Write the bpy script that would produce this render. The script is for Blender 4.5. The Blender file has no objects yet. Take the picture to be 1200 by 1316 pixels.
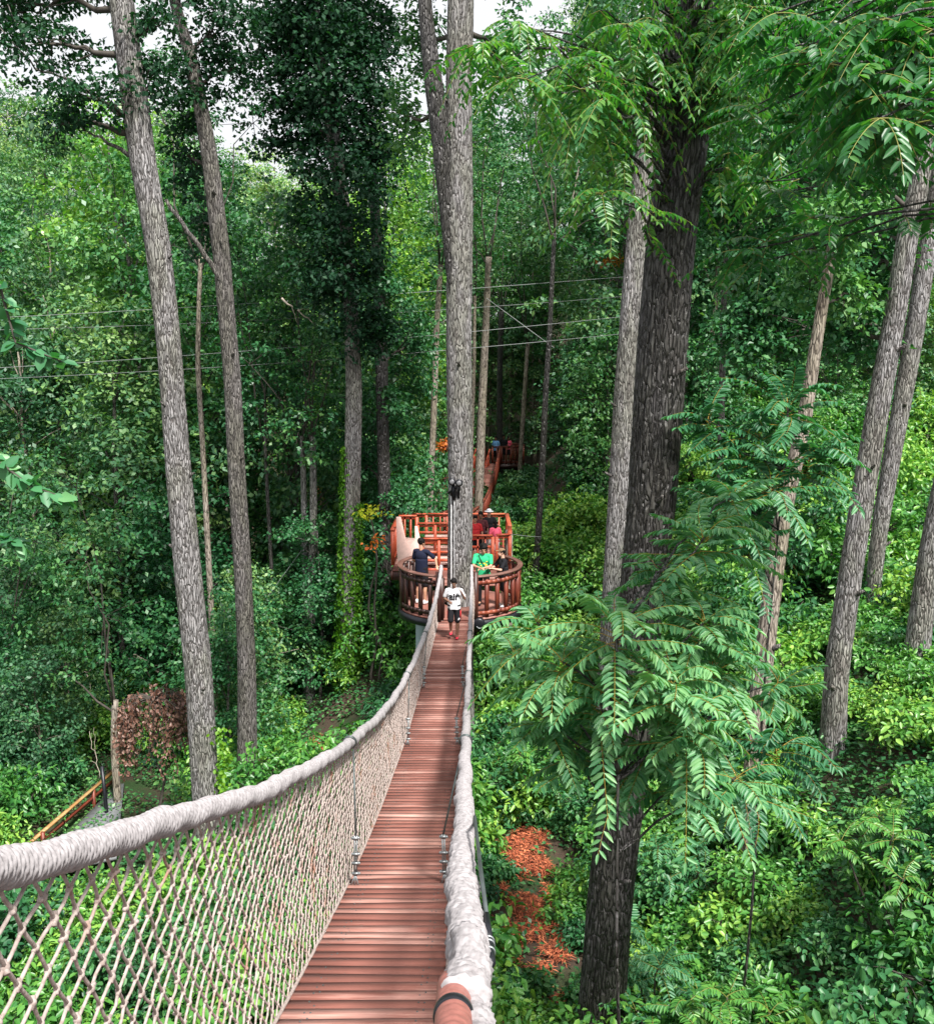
import bpy, math, random
import numpy as np
from mathutils import Vector, Matrix
from mathutils.bvhtree import BVHTree

S = bpy.context.scene
COL = S.collection
R = math.radians
# ------------------------------------------------------------------ camera
PITCH = R(9.0)
FPX = 1250.0
cd = bpy.data.cameras.new("camera")
cam = bpy.data.objects.new("camera", cd)
COL.objects.link(cam)
cd.sensor_fit = 'HORIZONTAL'
cd.sensor_width = 36.0
cd.lens = 36.0 * FPX / 1200.0
cd.clip_start = 0.05
cd.clip_end = 2000
cam.location = (0, 0, 0)
cam.rotation_euler = (R(90) - PITCH, 0, 0)
S.camera = cam
# ------------------------------------------------------------------ sky, sun, exposure
SUN_EL, SUN_AZ = R(56), R(152)      # azimuth clockwise from +Y (towards the view)
w = bpy.data.worlds.new("World")
S.world = w
w.use_nodes = True
nt = w.node_tree
nt.nodes.clear()
sky = nt.nodes.new('ShaderNodeTexSky')
sky.sky_type = 'NISHITA'
sky.sun_disc = False
sky.sun_elevation = SUN_EL
sky.sun_rotation = SUN_AZ
sky.air_density = 1.0
sky.dust_density = 2.0
tc = nt.nodes.new('ShaderNodeTexCoord')
cn = nt.nodes.new('ShaderNodeTexNoise')
cn.inputs['Scale'].default_value = 2.2
cn.inputs['Detail'].default_value = 5
cr = nt.nodes.new('ShaderNodeValToRGB')
cr.color_ramp.elements[0].position = 0.25
cr.color_ramp.elements[0].color = (8.4, 8.5, 8.8, 1)
cr.color_ramp.elements[1].position = 0.7
cr.color_ramp.elements[1].color = (9.2, 9.2, 9.4, 1)
mx = nt.nodes.new('ShaderNodeMix')
mx.data_type = 'RGBA'
mx.inputs['Factor'].default_value = 0.9
bg = nt.nodes.new('ShaderNodeBackground')
bg.inputs['Strength'].default_value = 0.065
wo = nt.nodes.new('ShaderNodeOutputWorld')
nt.links.new(tc.outputs['Generated'], cn.inputs['Vector'])
nt.links.new(cn.outputs['Fac'], cr.inputs['Fac'])
nt.links.new(sky.outputs['Color'], mx.inputs['A'])
nt.links.new(cr.outputs['Color'], mx.inputs['B'])
nt.links.new(mx.outputs['Result'], bg.inputs['Color'])
nt.links.new(bg.outputs['Background'], wo.inputs['Surface'])
sd = bpy.data.lights.new("sun", 'SUN')
sd.energy = 5.0
sd.angle = R(8)
sd.color = (1.0, 0.96, 0.9)
sun = bpy.data.objects.new("sun", sd)
COL.objects.link(sun)
dsun = Vector((math.sin(SUN_AZ) * math.cos(SUN_EL), math.cos(SUN_AZ) * math.cos(SUN_EL), math.sin(SUN_EL)))
sun.rotation_euler = dsun.to_track_quat('Z', 'Y').to_euler()
sun.location = dsun * 60
S.view_settings.view_transform = 'Standard'
S.view_settings.look = 'None'
S.view_settings.exposure = 0.92
S.view_settings.gamma = 1.0
S.cycles.max_bounces = 6
S.cycles.diffuse_bounces = 2
S.cycles.glossy_bounces = 2
S.cycles.transmission_bounces = 4
S.cycles.use_denoising = True
# ------------------------------------------------------------------ small maths
CT, ST = math.cos(PITCH), math.sin(PITCH)
def C(x, cy, z):
    """camera-frame right / up / depth (m) to world"""
    return np.array([x, z * CT + cy * ST, -z * ST + cy * CT])
def P(px, py, z):
    return C((px - 600) / FPX * z, (658 - py) / FPX * z, z)
def PY(px, py, Y):
    """point of the ray through a photo pixel on the upright plane y = Y"""
    v = (658 - py) / FPX
    z = Y / (CT + v * ST)
    return P(px, py, z)
def zdepth(p):
    return p[1] * CT - p[2] * ST
def sst(a):
    a = np.clip(a, 0, 1)
    return a * a * (3 - 2 * a)
def G(x, y):
    x = np.asarray(x, float); y = np.asarray(y, float)
    h = -11.5 + 3.5 * sst((y - 24) / 14) * (1 - sst((-x - 2) / 6)) + 4.9 * sst((x - 2) / 8) \
        - 1.8 * sst((-x - 2) / 6)
    k = sst((np.abs(x + 1) - 8) / 7)
    h = h + k * 0.30 * (np.clip(y, 38, 96) - 38) + (1 - k) * 0.36 * (np.clip(y, 64, 96) - 64)
    h = h + 0.12 * np.sin(x * 0.9 + 0.4 * y) * np.cos(y * 0.7) + 0.10 * np.sin(x * 2.1 - y * 1.3)
    return h
def nrm(a):
    return a / np.maximum(np.linalg.norm(a, axis=-1, keepdims=True), 1e-9)

# ------------------------------------------------------------------ mesh builder
class MB:
    def __init__(s):
        s.V = []; s.F3 = []; s.F4 = []; s.n = 0
    def add(s, V, F):
        V = np.asarray(V, float).reshape(-1, 3)
        F = np.asarray(F, np.int64)
        if len(F):
            (s.F3 if F.shape[1] == 3 else s.F4).append(F + s.n)
        s.V.append(V); s.n += len(V)
        return s
    def addm(s, V, F3, F4):
        V = np.asarray(V, float).reshape(-1, 3)
        if len(F3): s.F3.append(np.asarray(F3, np.int64) + s.n)
        if len(F4): s.F4.append(np.asarray(F4, np.int64) + s.n)
        s.V.append(V); s.n += len(V)
    def tube(s, pts, rad, seg=8, disp=None, cap=True):
        pts = np.asarray(pts, float)
        n = len(pts)
        rad = np.full(n, rad, float) if np.isscalar(rad) else np.asarray(rad, float)
        t = np.gradient(pts, axis=0)
        t = nrm(t)
        a = np.array([1.0, 0, 0]) if abs(t[0][0]) < 0.8 else np.array([0, 1.0, 0])
        u = a - t[0] * a.dot(t[0]); u /= np.linalg.norm(u)
        U = np.zeros((n, 3))
        for i in range(n):
            u = u - t[i] * u.dot(t[i]); u /= max(np.linalg.norm(u), 1e-9)
            U[i] = u
        W = np.cross(t, U)
        th = np.arange(seg) * 2 * math.pi / seg
        rr = rad[:, None] * np.ones(seg)[None, :]
        if disp is not None:
            rr = rr + disp
        V = pts[:, None, :] + rr[:, :, None] * (np.cos(th)[None, :, None] * U[:, None, :] + np.sin(th)[None, :, None] * W[:, None, :])
        V = V.reshape(-1, 3)
        i = np.arange(n - 1)[:, None]; j = np.arange(seg)[None, :]
        j2 = (j + 1) % seg
        F = np.stack([i * seg + j, i * seg + j2, (i + 1) * seg + j2, (i + 1) * seg + j], -1).reshape(-1, 4)
        if cap:
            V = np.vstack([V, pts[0], pts[-1]])
            j = np.arange(seg); j2 = (j + 1) % seg
            c0 = np.full(seg, n * seg); c1 = np.full(seg, n * seg + 1)
            T = np.vstack([np.stack([c0, j2, j], -1), np.stack([c1, (n - 1) * seg + j, (n - 1) * seg + j2], -1)])
            s.addm(V, T, F)
        else:
            s.add(V, F)
        return s
    def segs(s, A, B, r, k=5):
        """many straight thin bars A->B"""
        A = np.asarray(A, float); B = np.asarray(B, float)
        t = nrm(B - A)
        up = np.where(np.abs(t[:, 2:3]) > 0.9, np.array([[1.0, 0, 0]]), np.array([[0, 0, 1.0]]))
        U = nrm(np.cross(t, up)); W = np.cross(t, U)
        th = np.arange(k) * 2 * math.pi / k
        r = np.broadcast_to(np.asarray(r, float), (len(A),))
        ring = (np.cos(th)[None, :, None] * U[:, None, :] + np.sin(th)[None, :, None] * W[:, None, :]) * r[:, None, None]
        V = np.concatenate([A[:, None, :] + ring, B[:, None, :] + ring], 1).reshape(-1, 3)
        j = np.arange(k); j2 = (j + 1) % k
        f = np.stack([j, j2, k + j2, k + j], -1)
        F = (np.arange(len(A)) * 2 * k)[:, None, None] + f[None]
        return s.add(V, F.reshape(-1, 4))
    def box(s, c, sx, sy, sz, M=None):
        V = np.array([[x, y, z] for x in (-.5, .5) for y in (-.5, .5) for z in (-.5, .5)]) * [sx, sy, sz]
        if M is not None: V = V @ np.asarray(M)          # rows of M = local axes
        F = [[0, 1, 3, 2], [4, 6, 7, 5], [0, 4, 5, 1], [2, 3, 7, 6], [0, 2, 6, 4], [1, 5, 7, 3]]
        return s.add(V + np.asarray(c, float), F)
    def bar(s, a, b, w_, h, up=(0, 0, 1)):
        a = np.asarray(a, float); b = np.asarray(b, float)
        t = b - a; L = np.linalg.norm(t); t = t / L
        up = np.asarray(up, float)
        if abs(t.dot(up)) > 0.95: up = np.array([0, 1.0, 0])
        sd_ = np.cross(t, up); sd_ /= np.linalg.norm(sd_)
        u2 = np.cross(sd_, t)
        return s.box((a + b) / 2, L, w_, h, np.array([t, sd_, u2]))
    def ball(s, c, rx, ry=None, rz=None, seg=10, ring=7, M=None):
        ry = rx if ry is None else ry; rz = rx if rz is None else rz
        ph = np.linspace(0, math.pi, ring + 1)[1:-1]
        th = np.arange(seg) * 2 * math.pi / seg
        V = np.array([[math.sin(p) * math.cos(t), math.sin(p) * math.sin(t), math.cos(p)] for p in ph for t in th] + [[0, 0, 1], [0, 0, -1]]) * [rx, ry, rz]
        if M is not None: V = V @ np.asarray(M)
        n = ring - 1
        F = []
        for i in range(n - 1):
            for j in range(seg):
                j2 = (j + 1) % seg
                F.append([i * seg + j, (i + 1) * seg + j, (i + 1) * seg + j2, i * seg + j2])
        T = []
        for j in range(seg):
            j2 = (j + 1) % seg
            T.append([n * seg, j, j2]); T.append([n * seg + 1, (n - 1) * seg + j2, (n - 1) * seg + j])
        s.addm(V + np.asarray(c, float), T, F)
        return s
    def mesh(s, name, org=(0, 0, 0), smooth=True):
        me = bpy.data.meshes.new(name)
        V = np.vstack(s.V) - np.asarray(org, float)
        F3 = np.vstack(s.F3) if s.F3 else np.zeros((0, 3), np.int64)
        F4 = np.vstack(s.F4) if s.F4 else np.zeros((0, 4), np.int64)
        me.vertices.add(len(V)); me.vertices.foreach_set('co', V.astype(np.float32).ravel())
        nl = F3.size + F4.size
        me.loops.add(nl)
        me.loops.foreach_set('vertex_index', np.concatenate([F3.ravel(), F4.ravel()]).astype(np.int32))
        me.polygons.add(len(F3) + len(F4))
        st = np.concatenate([np.arange(len(F3)) * 3, F3.size + np.arange(len(F4)) * 4]).astype(np.int32)
        me.polygons.foreach_set('loop_start', st)
        me.update(calc_edges=True)
        me.validate()
        if smooth:
            me.polygons.foreach_set('use_smooth', np.ones(len(me.polygons), bool))
        me.update()
        return me

ORG = {}
def link_mesh(name, me, m, parent=None):
    o = bpy.data.objects.new(name, me)
    if m is not None and not me.materials: me.materials.append(m)
    COL.objects.link(o)
    if parent is not None: o.parent = parent
    return o
def part(name, mb, m, parent, label=None, smooth=True):
    org = ORG.get(parent.name, np.zeros(3)) if parent is not None else np.zeros(3)
    o = link_mesh(name, mb.mesh(name, org, smooth), m, parent)
    ORG[o.name] = org
    if label: o['label'] = label
    return o
def tag(o, label=None, cat=None, group=None, kind=None):
    if label: o['label'] = label
    if cat: o['category'] = cat
    if group: o['group'] = group
    if kind: o['kind'] = kind
    return o
def thing(name, loc, label, cat, group=None):
    o = bpy.data.objects.new(name, None)
    o.empty_display_size = 0.2
    COL.objects.link(o)
    o.location = tuple(float(c) for c in loc)
    ORG[o.name] = np.asarray(loc, float)
    return tag(o, label, cat, group)
def solo(name, mb, m, loc, label, cat, group=None, kind=None, smooth=True):
    """a thing that is one mesh, origin at loc"""
    o = link_mesh(name, mb.mesh(name, loc, smooth), m)
    o.location = tuple(float(c) for c in loc)
    ORG[o.name] = np.asarray(loc, float)
    return tag(o, label, cat, group, kind)
def dup(root, loc, rz=0.0, sc=1.0, label=None, group=None):
    r = root.copy(); COL.objects.link(r)
    r.location = tuple(float(c) for c in loc); r.rotation_euler = (0, 0, rz)
    r.scale = (sc, sc, sc) if np.isscalar(sc) else sc
    if label: r['label'] = label
    if group: r['group'] = group
    for ch in list(root.children):
        c = ch.copy(); COL.objects.link(c); c.parent = r
        for g in ch.children:
            d = g.copy(); COL.objects.link(d); d.parent = c
    return r

# ------------------------------------------------------------------ materials
def newmat(name):
    m = bpy.data.materials.new(name); m.use_nodes = True
    n = m.node_tree.nodes; n.clear()
    out = n.new('ShaderNodeOutputMaterial')
    b = n.new('ShaderNodeBsdfPrincipled')
    m.node_tree.links.new(b.outputs['BSDF'], out.inputs['Surface'])
    return m, n, m.node_tree.links, b, out
def ramp(n, stops):
    r = n.new('ShaderNodeValToRGB')
    el = r.color_ramp.elements
    el[0].position = stops[0][0]; el[0].color = (*stops[0][1], 1)
    el[1].position = stops[-1][0]; el[1].color = (*stops[-1][1], 1)
    for p, c in stops[1:-1]:
        e = el.new(p); e.color = (*c, 1)
    return r
def noise(n, l, scale, detail=4, vec=None, rough=0.5, coord='Object', mapscale=None):
    t = n.new('ShaderNodeTexCoord')
    x = n.new('ShaderNodeTexNoise')
    x.inputs['Scale'].default_value = scale; x.inputs['Detail'].default_value = detail
    x.inputs['Roughness'].default_value = rough
    src = t.outputs[coord] if vec is None else vec
    if mapscale:
        mp = n.new('ShaderNodeMapping'); mp.inputs['Scale'].default_value = mapscale
        l.new(src, mp.inputs['Vector']); src = mp.outputs['Vector']
    l.new(src, x.inputs['Vector'])
    return x
def bump(n, l, b, src, strength=0.4, dist=0.01, prev=None):
    bp = n.new('ShaderNodeBump')
    bp.inputs['Strength'].default_value = strength; bp.inputs['Distance'].default_value = dist
    l.new(src, bp.inputs['Height'])
    if prev is not None: l.new(prev.outputs['Normal'], bp.inputs['Normal'])
    l.new(bp.outputs['Normal'], b.inputs['Normal'])
    return bp
def flat(name, col, rough=0.6, metal=0.0, var=0.25, scale=12, spec=0.5):
    m, n, l, b, o = newmat(name)
    x = noise(n, l, scale, 5)
    c0 = tuple(c * (1 - var) for c in col); c1 = tuple(min(1, c * (1 + var)) for c in col)
    r = ramp(n, [(0.3, c0), (0.7, c1)])
    l.new(x.outputs['Fac'], r.inputs['Fac']); l.new(r.outputs['Color'], b.inputs['Base Color'])
    b.inputs['Roughness'].default_value = rough; b.inputs['Metallic'].default_value = metal
    b.inputs['Specular IOR Level'].default_value = spec
    bump(n, l, b, x.outputs['Fac'], 0.2, 0.004)
    return m
def leafmat(name, cols, rough=0.45, trans=0.35, big=0.25, spec=0.5):
    """cols: three colours across the leaves; light and dark are left to the lights"""
    m, n, l, b, o = newmat(name)
    g = n.new('ShaderNodeNewGeometry')
    oi = n.new('ShaderNodeObjectInfo')
    t = n.new('ShaderNodeTexCoord')
    x = n.new('ShaderNodeTexNoise'); x.inputs['Scale'].default_value = big; x.inputs['Detail'].default_value = 2
    l.new(t.outputs['Object'], x.inputs['Vector'])
    a = n.new('ShaderNodeMath'); a.operation = 'MULTIPLY_ADD'
    a.inputs[1].default_value = 0.5
    l.new(g.outputs['Random Per Island'], a.inputs[0])
    a2 = n.new('ShaderNodeMath'); a2.operation = 'MULTIPLY_ADD'; a2.inputs[1].default_value = 0.45; a2.inputs[2].default_value = -0.22
    l.new(oi.outputs['Random'], a2.inputs[0])
    a3 = n.new('ShaderNodeMath'); a3.operation = 'ADD'
    l.new(x.outputs['Fac'], a3.inputs[0]); l.new(a2.outputs[0], a3.inputs[1])
    a4 = n.new('ShaderNodeMath'); a4.operation = 'ADD'; a4.inputs[1].default_value = -0.25
    l.new(a3.outputs[0], a4.inputs[0])
    l.new(a4.outputs[0], a.inputs[2])
    r = ramp(n, [(0.1, cols[0]), (0.5, cols[1]), (0.92, cols[2])])
    l.new(a.outputs[0], r.inputs['Fac'])
    l.new(r.outputs['Color'], b.inputs['Base Color'])
    b.inputs['Roughness'].default_value = rough
    b.inputs['Specular IOR Level'].default_value = spec
    tr = n.new('ShaderNodeBsdfTranslucent')
    mxc = n.new('ShaderNodeMix'); mxc.data_type = 'RGBA'; mxc.blend_type = 'MULTIPLY'; mxc.inputs['Factor'].default_value = 1.0
    l.new(r.outputs['Color'], mxc.inputs['A']); mxc.inputs['B'].default_value = (1.5, 1.9, 0.6, 1)
    l.new(mxc.outputs['Result'], tr.inputs['Color'])
    ms = n.new('ShaderNodeMixShader'); ms.inputs['Fac'].default_value = trans
    l.new(b.outputs['BSDF'], ms.inputs[1]); l.new(tr.outputs['BSDF'], ms.inputs[2])
    l.new(ms.outputs['Shader'], o.inputs['Surface'])
    return m
def barkmat(name, dark, light, sc=1.0, strength=0.9, rough=0.85, st=0.11):
    m, n, l, b, o = newmat(name)
    x = noise(n, l, 14 * sc, 6, mapscale=(1, 1, 0.13), rough=0.65)
    y = noise(n, l, 2.0, 4, mapscale=(1, 1, 0.35))
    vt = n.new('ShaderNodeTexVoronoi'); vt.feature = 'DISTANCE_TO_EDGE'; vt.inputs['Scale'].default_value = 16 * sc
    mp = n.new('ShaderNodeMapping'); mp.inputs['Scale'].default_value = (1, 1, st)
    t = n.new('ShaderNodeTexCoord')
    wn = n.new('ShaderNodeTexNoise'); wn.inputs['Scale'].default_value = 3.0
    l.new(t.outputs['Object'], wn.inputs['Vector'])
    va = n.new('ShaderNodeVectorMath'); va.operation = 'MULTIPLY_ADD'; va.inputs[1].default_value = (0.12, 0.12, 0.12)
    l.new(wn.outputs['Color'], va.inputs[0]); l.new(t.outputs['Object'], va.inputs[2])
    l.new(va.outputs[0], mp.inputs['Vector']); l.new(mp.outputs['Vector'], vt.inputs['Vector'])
    r = ramp(n, [(0.28, dark), (0.5, tuple((p + q) / 2 for p, q in zip(dark, light))), (0.68, light)])
    l.new(x.outputs['Fac'], r.inputs['Fac'])
    mm = n.new('ShaderNodeMix'); mm.data_type = 'RGBA'; mm.blend_type = 'MULTIPLY'; mm.inputs['Factor'].default_value = 0.75
    r2 = ramp(n, [(0.28, (0.50, 0.45, 0.38)), (0.42, (0.78, 0.80, 0.66)), (0.55, (0.9, 0.88, 0.87)), (0.72, (1.0, 1.0, 1.0))])
    l.new(y.outputs['Fac'], r2.inputs['Fac'])
    l.new(r.outputs['Color'], mm.inputs['A']); l.new(r2.outputs['Color'], mm.inputs['B'])
    m3 = n.new('ShaderNodeMix'); m3.data_type = 'RGBA'; m3.blend_type = 'MULTIPLY'; m3.inputs['Factor'].default_value = 1.0
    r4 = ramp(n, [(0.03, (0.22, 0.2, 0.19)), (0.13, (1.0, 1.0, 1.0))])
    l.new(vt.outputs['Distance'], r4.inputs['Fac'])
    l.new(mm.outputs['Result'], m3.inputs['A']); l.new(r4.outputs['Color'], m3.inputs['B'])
    l.new(m3.outputs['Result'], b.inputs['Base Color'])
    b.inputs['Roughness'].default_value = rough
    vr = n.new('ShaderNodeMapRange'); vr.inputs['From Max'].default_value = 0.22
    l.new(vt.outputs['Distance'], vr.inputs['Value'])
    p1 = bump(n, l, b, vr.outputs['Result'], strength, 0.03)
    bump(n, l, b, x.outputs['Fac'], strength, 0.02, prev=p1)
    return m
def woodmat(name, c0, c1, axis='X', rough=0.55, grain=40, island=True):
    m, n, l, b, o = newmat(name)
    ms = {'X': (0.06, 1, 1), 'Y': (1, 0.06, 1), 'Z': (1, 1, 0.06)}[axis]
    x = noise(n, l, grain, 5, mapscale=ms, rough=0.6)
    y = noise(n, l, 1.7, 3)
    g = n.new('ShaderNodeNewGeometry')
    a = n.new('ShaderNodeMath'); a.operation = 'MULTIPLY_ADD'; a.inputs[1].default_value = 0.55 if island else 0.0
    l.new(g.outputs['Random Per Island'], a.inputs[0]); l.new(x.outputs['Fac'], a.inputs[2])
    a2 = n.new('ShaderNodeMath'); a2.operation = 'ADD'
    l.new(a.outputs[0], a2.inputs[0]); l.new(y.outputs['Fac'], a2.inputs[1])
    mid = tuple((p + q) / 2 for p, q in zip(c0, c1))
    r = ramp(n, [(0.0, tuple(v * 0.5 for v in c0)), (0.55, c0), (0.72, mid), (0.95, c1)])
    mr = n.new('ShaderNodeMapRange'); mr.inputs['From Min'].default_value = 0.55; mr.inputs['From Max'].default_value = 1.9
    l.new(a2.outputs[0], mr.inputs['Value'])
    l.new(mr.outputs['Result'], r.inputs['Fac']); l.new(r.outputs['Color'], b.inputs['Base Color'])
    b.inputs['Roughness'].default_value = rough
    bump(n, l, b, x.outputs['Fac'], 0.5, 0.004)
    return m
def ropemat(name, c0, c1, rust=None, scale=60):
    m, n, l, b, o = newmat(name)
    x = noise(n, l, scale, 4)
    r = ramp(n, [(0.3, c0), (0.65, c1)])
    l.new(x.outputs['Fac'], r.inputs['Fac'])
    col = r.outputs['Color']
    if rust:
        y = noise(n, l, 2.6, 5, rough=0.7)
        rr = ramp(n, [(0.55, (0, 0, 0)), (0.67, (1, 1, 1))])
        l.new(y.outputs['Fac'], rr.inputs['Fac'])
        mm = n.new('ShaderNodeMix'); mm.data_type = 'RGBA'
        l.new(rr.outputs['Color'], mm.inputs['Factor']); l.new(col, mm.inputs['A']); mm.inputs['B'].default_value = (*rust, 1)
        col = mm.outputs['Result']
    l.new(col, b.inputs['Base Color'])
    b.inputs['Roughness'].default_value = 0.9
    b.inputs['Specular IOR Level'].default_value = 0.2
    bump(n, l, b, x.outputs['Fac'], 0.5, 0.003)
    return m

M = {}
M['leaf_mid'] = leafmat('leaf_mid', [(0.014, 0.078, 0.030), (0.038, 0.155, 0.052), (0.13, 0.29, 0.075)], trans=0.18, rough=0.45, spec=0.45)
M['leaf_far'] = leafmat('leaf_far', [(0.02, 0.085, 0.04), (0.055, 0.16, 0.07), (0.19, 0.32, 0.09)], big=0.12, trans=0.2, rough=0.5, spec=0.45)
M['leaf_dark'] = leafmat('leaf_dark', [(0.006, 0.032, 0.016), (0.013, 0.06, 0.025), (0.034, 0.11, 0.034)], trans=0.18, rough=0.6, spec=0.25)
M['leaf_hill'] = leafmat('leaf_hill', [(0.04, 0.13, 0.065), (0.12, 0.27, 0.12), (0.36, 0.48, 0.15)], big=0.15, trans=0.22)
M['leaf_bright'] = leafmat('leaf_bright', [(0.03, 0.14, 0.03), (0.09, 0.26, 0.045), (0.30, 0.48, 0.075)], trans=0.22, rough=0.4, spec=0.5)
M['leaf_frond'] = leafmat('leaf_frond', [(0.024, 0.125, 0.052), (0.06, 0.215, 0.085), (0.16, 0.34, 0.13)], rough=0.46, trans=0.24, spec=0.5)
M['leaf_walnut'] = leafmat('leaf_walnut', [(0.013, 0.08, 0.024), (0.034, 0.155, 0.04), (0.15, 0.31, 0.055)], rough=0.38, trans=0.35, spec=0.5)
M['leaf_ivy'] = leafmat('leaf_ivy', [(0.04, 0.14, 0.01), (0.09, 0.24, 0.012), (0.17, 0.33, 0.02)])
M['leaf_yellow'] = leafmat('leaf_yellow', [(0.20, 0.30, 0.02), (0.36, 0.42, 0.02), (0.5, 0.45, 0.03)])
M['leaf_orange'] = leafmat('leaf_orange', [(0.35, 0.06, 0.015), (0.55, 0.13, 0.03), (0.6, 0.28, 0.03)])
M['leaf_brown'] = leafmat('leaf_brown', [(0.055, 0.022, 0.016), (0.15, 0.07, 0.05), (0.30, 0.19, 0.15)], trans=0.1)
M['stem'] = flat('stem', (0.16, 0.17, 0.03), 0.6)
M['stem_gold'] = flat('stem_gold', (0.30, 0.19, 0.02), 0.6)
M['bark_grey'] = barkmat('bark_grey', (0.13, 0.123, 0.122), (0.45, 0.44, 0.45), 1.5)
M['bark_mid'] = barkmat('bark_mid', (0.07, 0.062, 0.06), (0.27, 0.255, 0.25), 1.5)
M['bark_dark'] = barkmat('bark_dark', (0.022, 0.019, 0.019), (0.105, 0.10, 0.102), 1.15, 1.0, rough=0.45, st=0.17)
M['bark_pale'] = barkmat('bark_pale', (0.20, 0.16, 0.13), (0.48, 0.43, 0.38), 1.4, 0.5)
M['twig'] = flat('twig', (0.05, 0.042, 0.034), 0.8)
M['deadwood'] = flat('deadwood', (0.42, 0.36, 0.30), 0.8)
M['rope'] = ropemat('rope', (0.21, 0.195, 0.20), (0.37, 0.35, 0.36))
M['net'] = ropemat('net', (0.24, 0.19, 0.17), (0.40, 0.34, 0.315), rust=(0.27, 0.15, 0.11))
M['deck'] = woodmat('deck', (0.23, 0.085, 0.064), (0.54, 0.31, 0.26), 'X', 0.75, 55)
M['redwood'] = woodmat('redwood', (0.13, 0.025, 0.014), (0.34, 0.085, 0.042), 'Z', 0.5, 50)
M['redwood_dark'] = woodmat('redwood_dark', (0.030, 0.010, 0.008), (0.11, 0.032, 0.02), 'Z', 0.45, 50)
M['orangewood'] = woodmat('orangewood', (0.40, 0.065, 0.028), (0.62, 0.165, 0.08), 'X', 0.5, 50)
M['pinkpanel'] = flat('pinkpanel', (0.66, 0.44, 0.38), 0.8, var=0.1)
M['capwood'] = woodmat('capwood', (0.13, 0.06, 0.048), (0.27, 0.155, 0.13), 'X', 0.4, 40)
M['black'] = flat('black_metal', (0.012, 0.013, 0.018), 0.4, 0.3)
M['steel'] = flat('steel', (0.28, 0.30, 0.31), 0.45, 0.7)
M['steel_dark'] = flat('steel_dark', (0.10, 0.12, 0.12), 0.45, 0.6)
M['column'] = flat('column_paint', (0.33, 0.42, 0.47), 0.5, 0.1, var=0.08, scale=4)
M['cable'] = flat('cable_wire', (0.27, 0.29, 0.29), 0.6, 0.0, var=.01, scale=1)
M['pipe'] = flat('conduit', (0.62, 0.62, 0.64), 0.5)
M['copper'] = flat('rail_pipe_paint', (0.30, 0.115, 0.095), 0.55, 0.1, var=0.2, scale=60)
M['lamp_glass'] = flat('lamp_glass', (0.16, 0.16, 0.17), 0.2)
M['gravel'] = flat('path_grey', (0.17, 0.18, 0.19), 0.9, var=0.25, scale=8)
M['railwood'] = woodmat('railwood', (0.33, 0.17, 0.06), (0.60, 0.42, 0.20), 'X', 0.6, 40)
# ------------------------------------------------------------------ foliage
def leaves(mb, pos, d, n, L, wr=0.5, near=False, fold=0.10):
    pos = np.asarray(pos, float); d = nrm(np.asarray(d, float)); n = np.asarray(n, float)
    n = nrm(n - d * np.sum(n * d, -1, keepdims=True))
    s = np.cross(n, d)
    L = np.broadcast_to(np.asarray(L, float), (len(pos),))[:, None]
    def q(a, b, c): return pos + L * (a * d + b * wr * s + c * n)
    if near:
        V = np.stack([q(0, 0, 0), q(.30, -.46, fold), q(.68, -.40, fold * .6), q(1, 0, -.10), q(.68, .40, fold * .6), q(.30, .46, fold)], 1)
        f = np.array([[0, 1, 2, 3], [0, 3, 4, 5]]); k = 6
    else:
        V = np.stack([q(0, 0, 0), q(.45, -.5, fold), q(1, 0, -.08), q(.45, .5, fold)], 1)
        f = np.array([[0, 1, 2, 3]]); k = 4
    F = (np.arange(len(pos)) * k)[:, None, None] + f[None]
    mb.add(V.reshape(-1, 3), F.reshape(-1, 4))
def leafmass(mb, c, rad, nc, nl, L, rng, crad=0.45, flat_=0.38, near=False, wr=0.6, up=0.9, shell=0.45, out=0.4, tips=None):
    """leaf pads scattered through an ellipsoid; returns pad centres"""
    c = np.asarray(c, float); rad = np.asarray(rad, float)
    u = nrm(rng.normal(size=(nc, 3)))
    r = (shell + (1 - shell) * rng.random((nc, 1))) ** 0.8 * (1 + 0.16 * rng.normal(size=(nc, 1)))
    pc = c + u * r * rad
    cr_ = crad * (0.6 + 0.9 * rng.random((nc, 1)))
    a = nrm(rng.normal(size=(nc, nl, 3))) * rng.random((nc, nl, 1)) ** 0.45
    tilt = u * [1, 1, 0.2]
    off = a * cr_[:, None, :]
    off[..., 2] = off[..., 2] * flat_ - 0.35 * np.sum(off[..., :2] * tilt[:, None, :2], -1)
    pos = pc[:, None, :] + off
    n = nrm(up * np.array([0, 0, 1.0]) + 0.5 * rng.normal(size=(nc, nl, 3)) + out * u[:, None, :])
    d = nrm(off + 0.6 * cr_[:, None, :] * rng.normal(size=(nc, nl, 3)) + np.array([0, 0, -0.10]))
    ll = L * (0.65 + 0.7 * rng.random((nc, nl)))
    leaves(mb, pos.reshape(-1, 3), d.reshape(-1, 3), n.reshape(-1, 3), ll.ravel(), wr, near)
    return pc
def limb(mb, a, b, r0, r1, rng, sag=0.08, n=7, seg=6, wob=0.04):
    a = np.asarray(a, float); b = np.asarray(b, float)
    t = np.linspace(0, 1, n)[:, None]
    L = np.linalg.norm(b - a)
    p = a + (b - a) * t
    p[:, 2] += sag * L * np.sin(t[:, 0] * math.pi)
    p[1:-1] += rng.normal(size=(n - 2, 3)) * wob * L * 0.5
    mb.tube(p, r0 + (r1 - r0) * t[:, 0] ** 0.8, seg)
    return p
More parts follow.
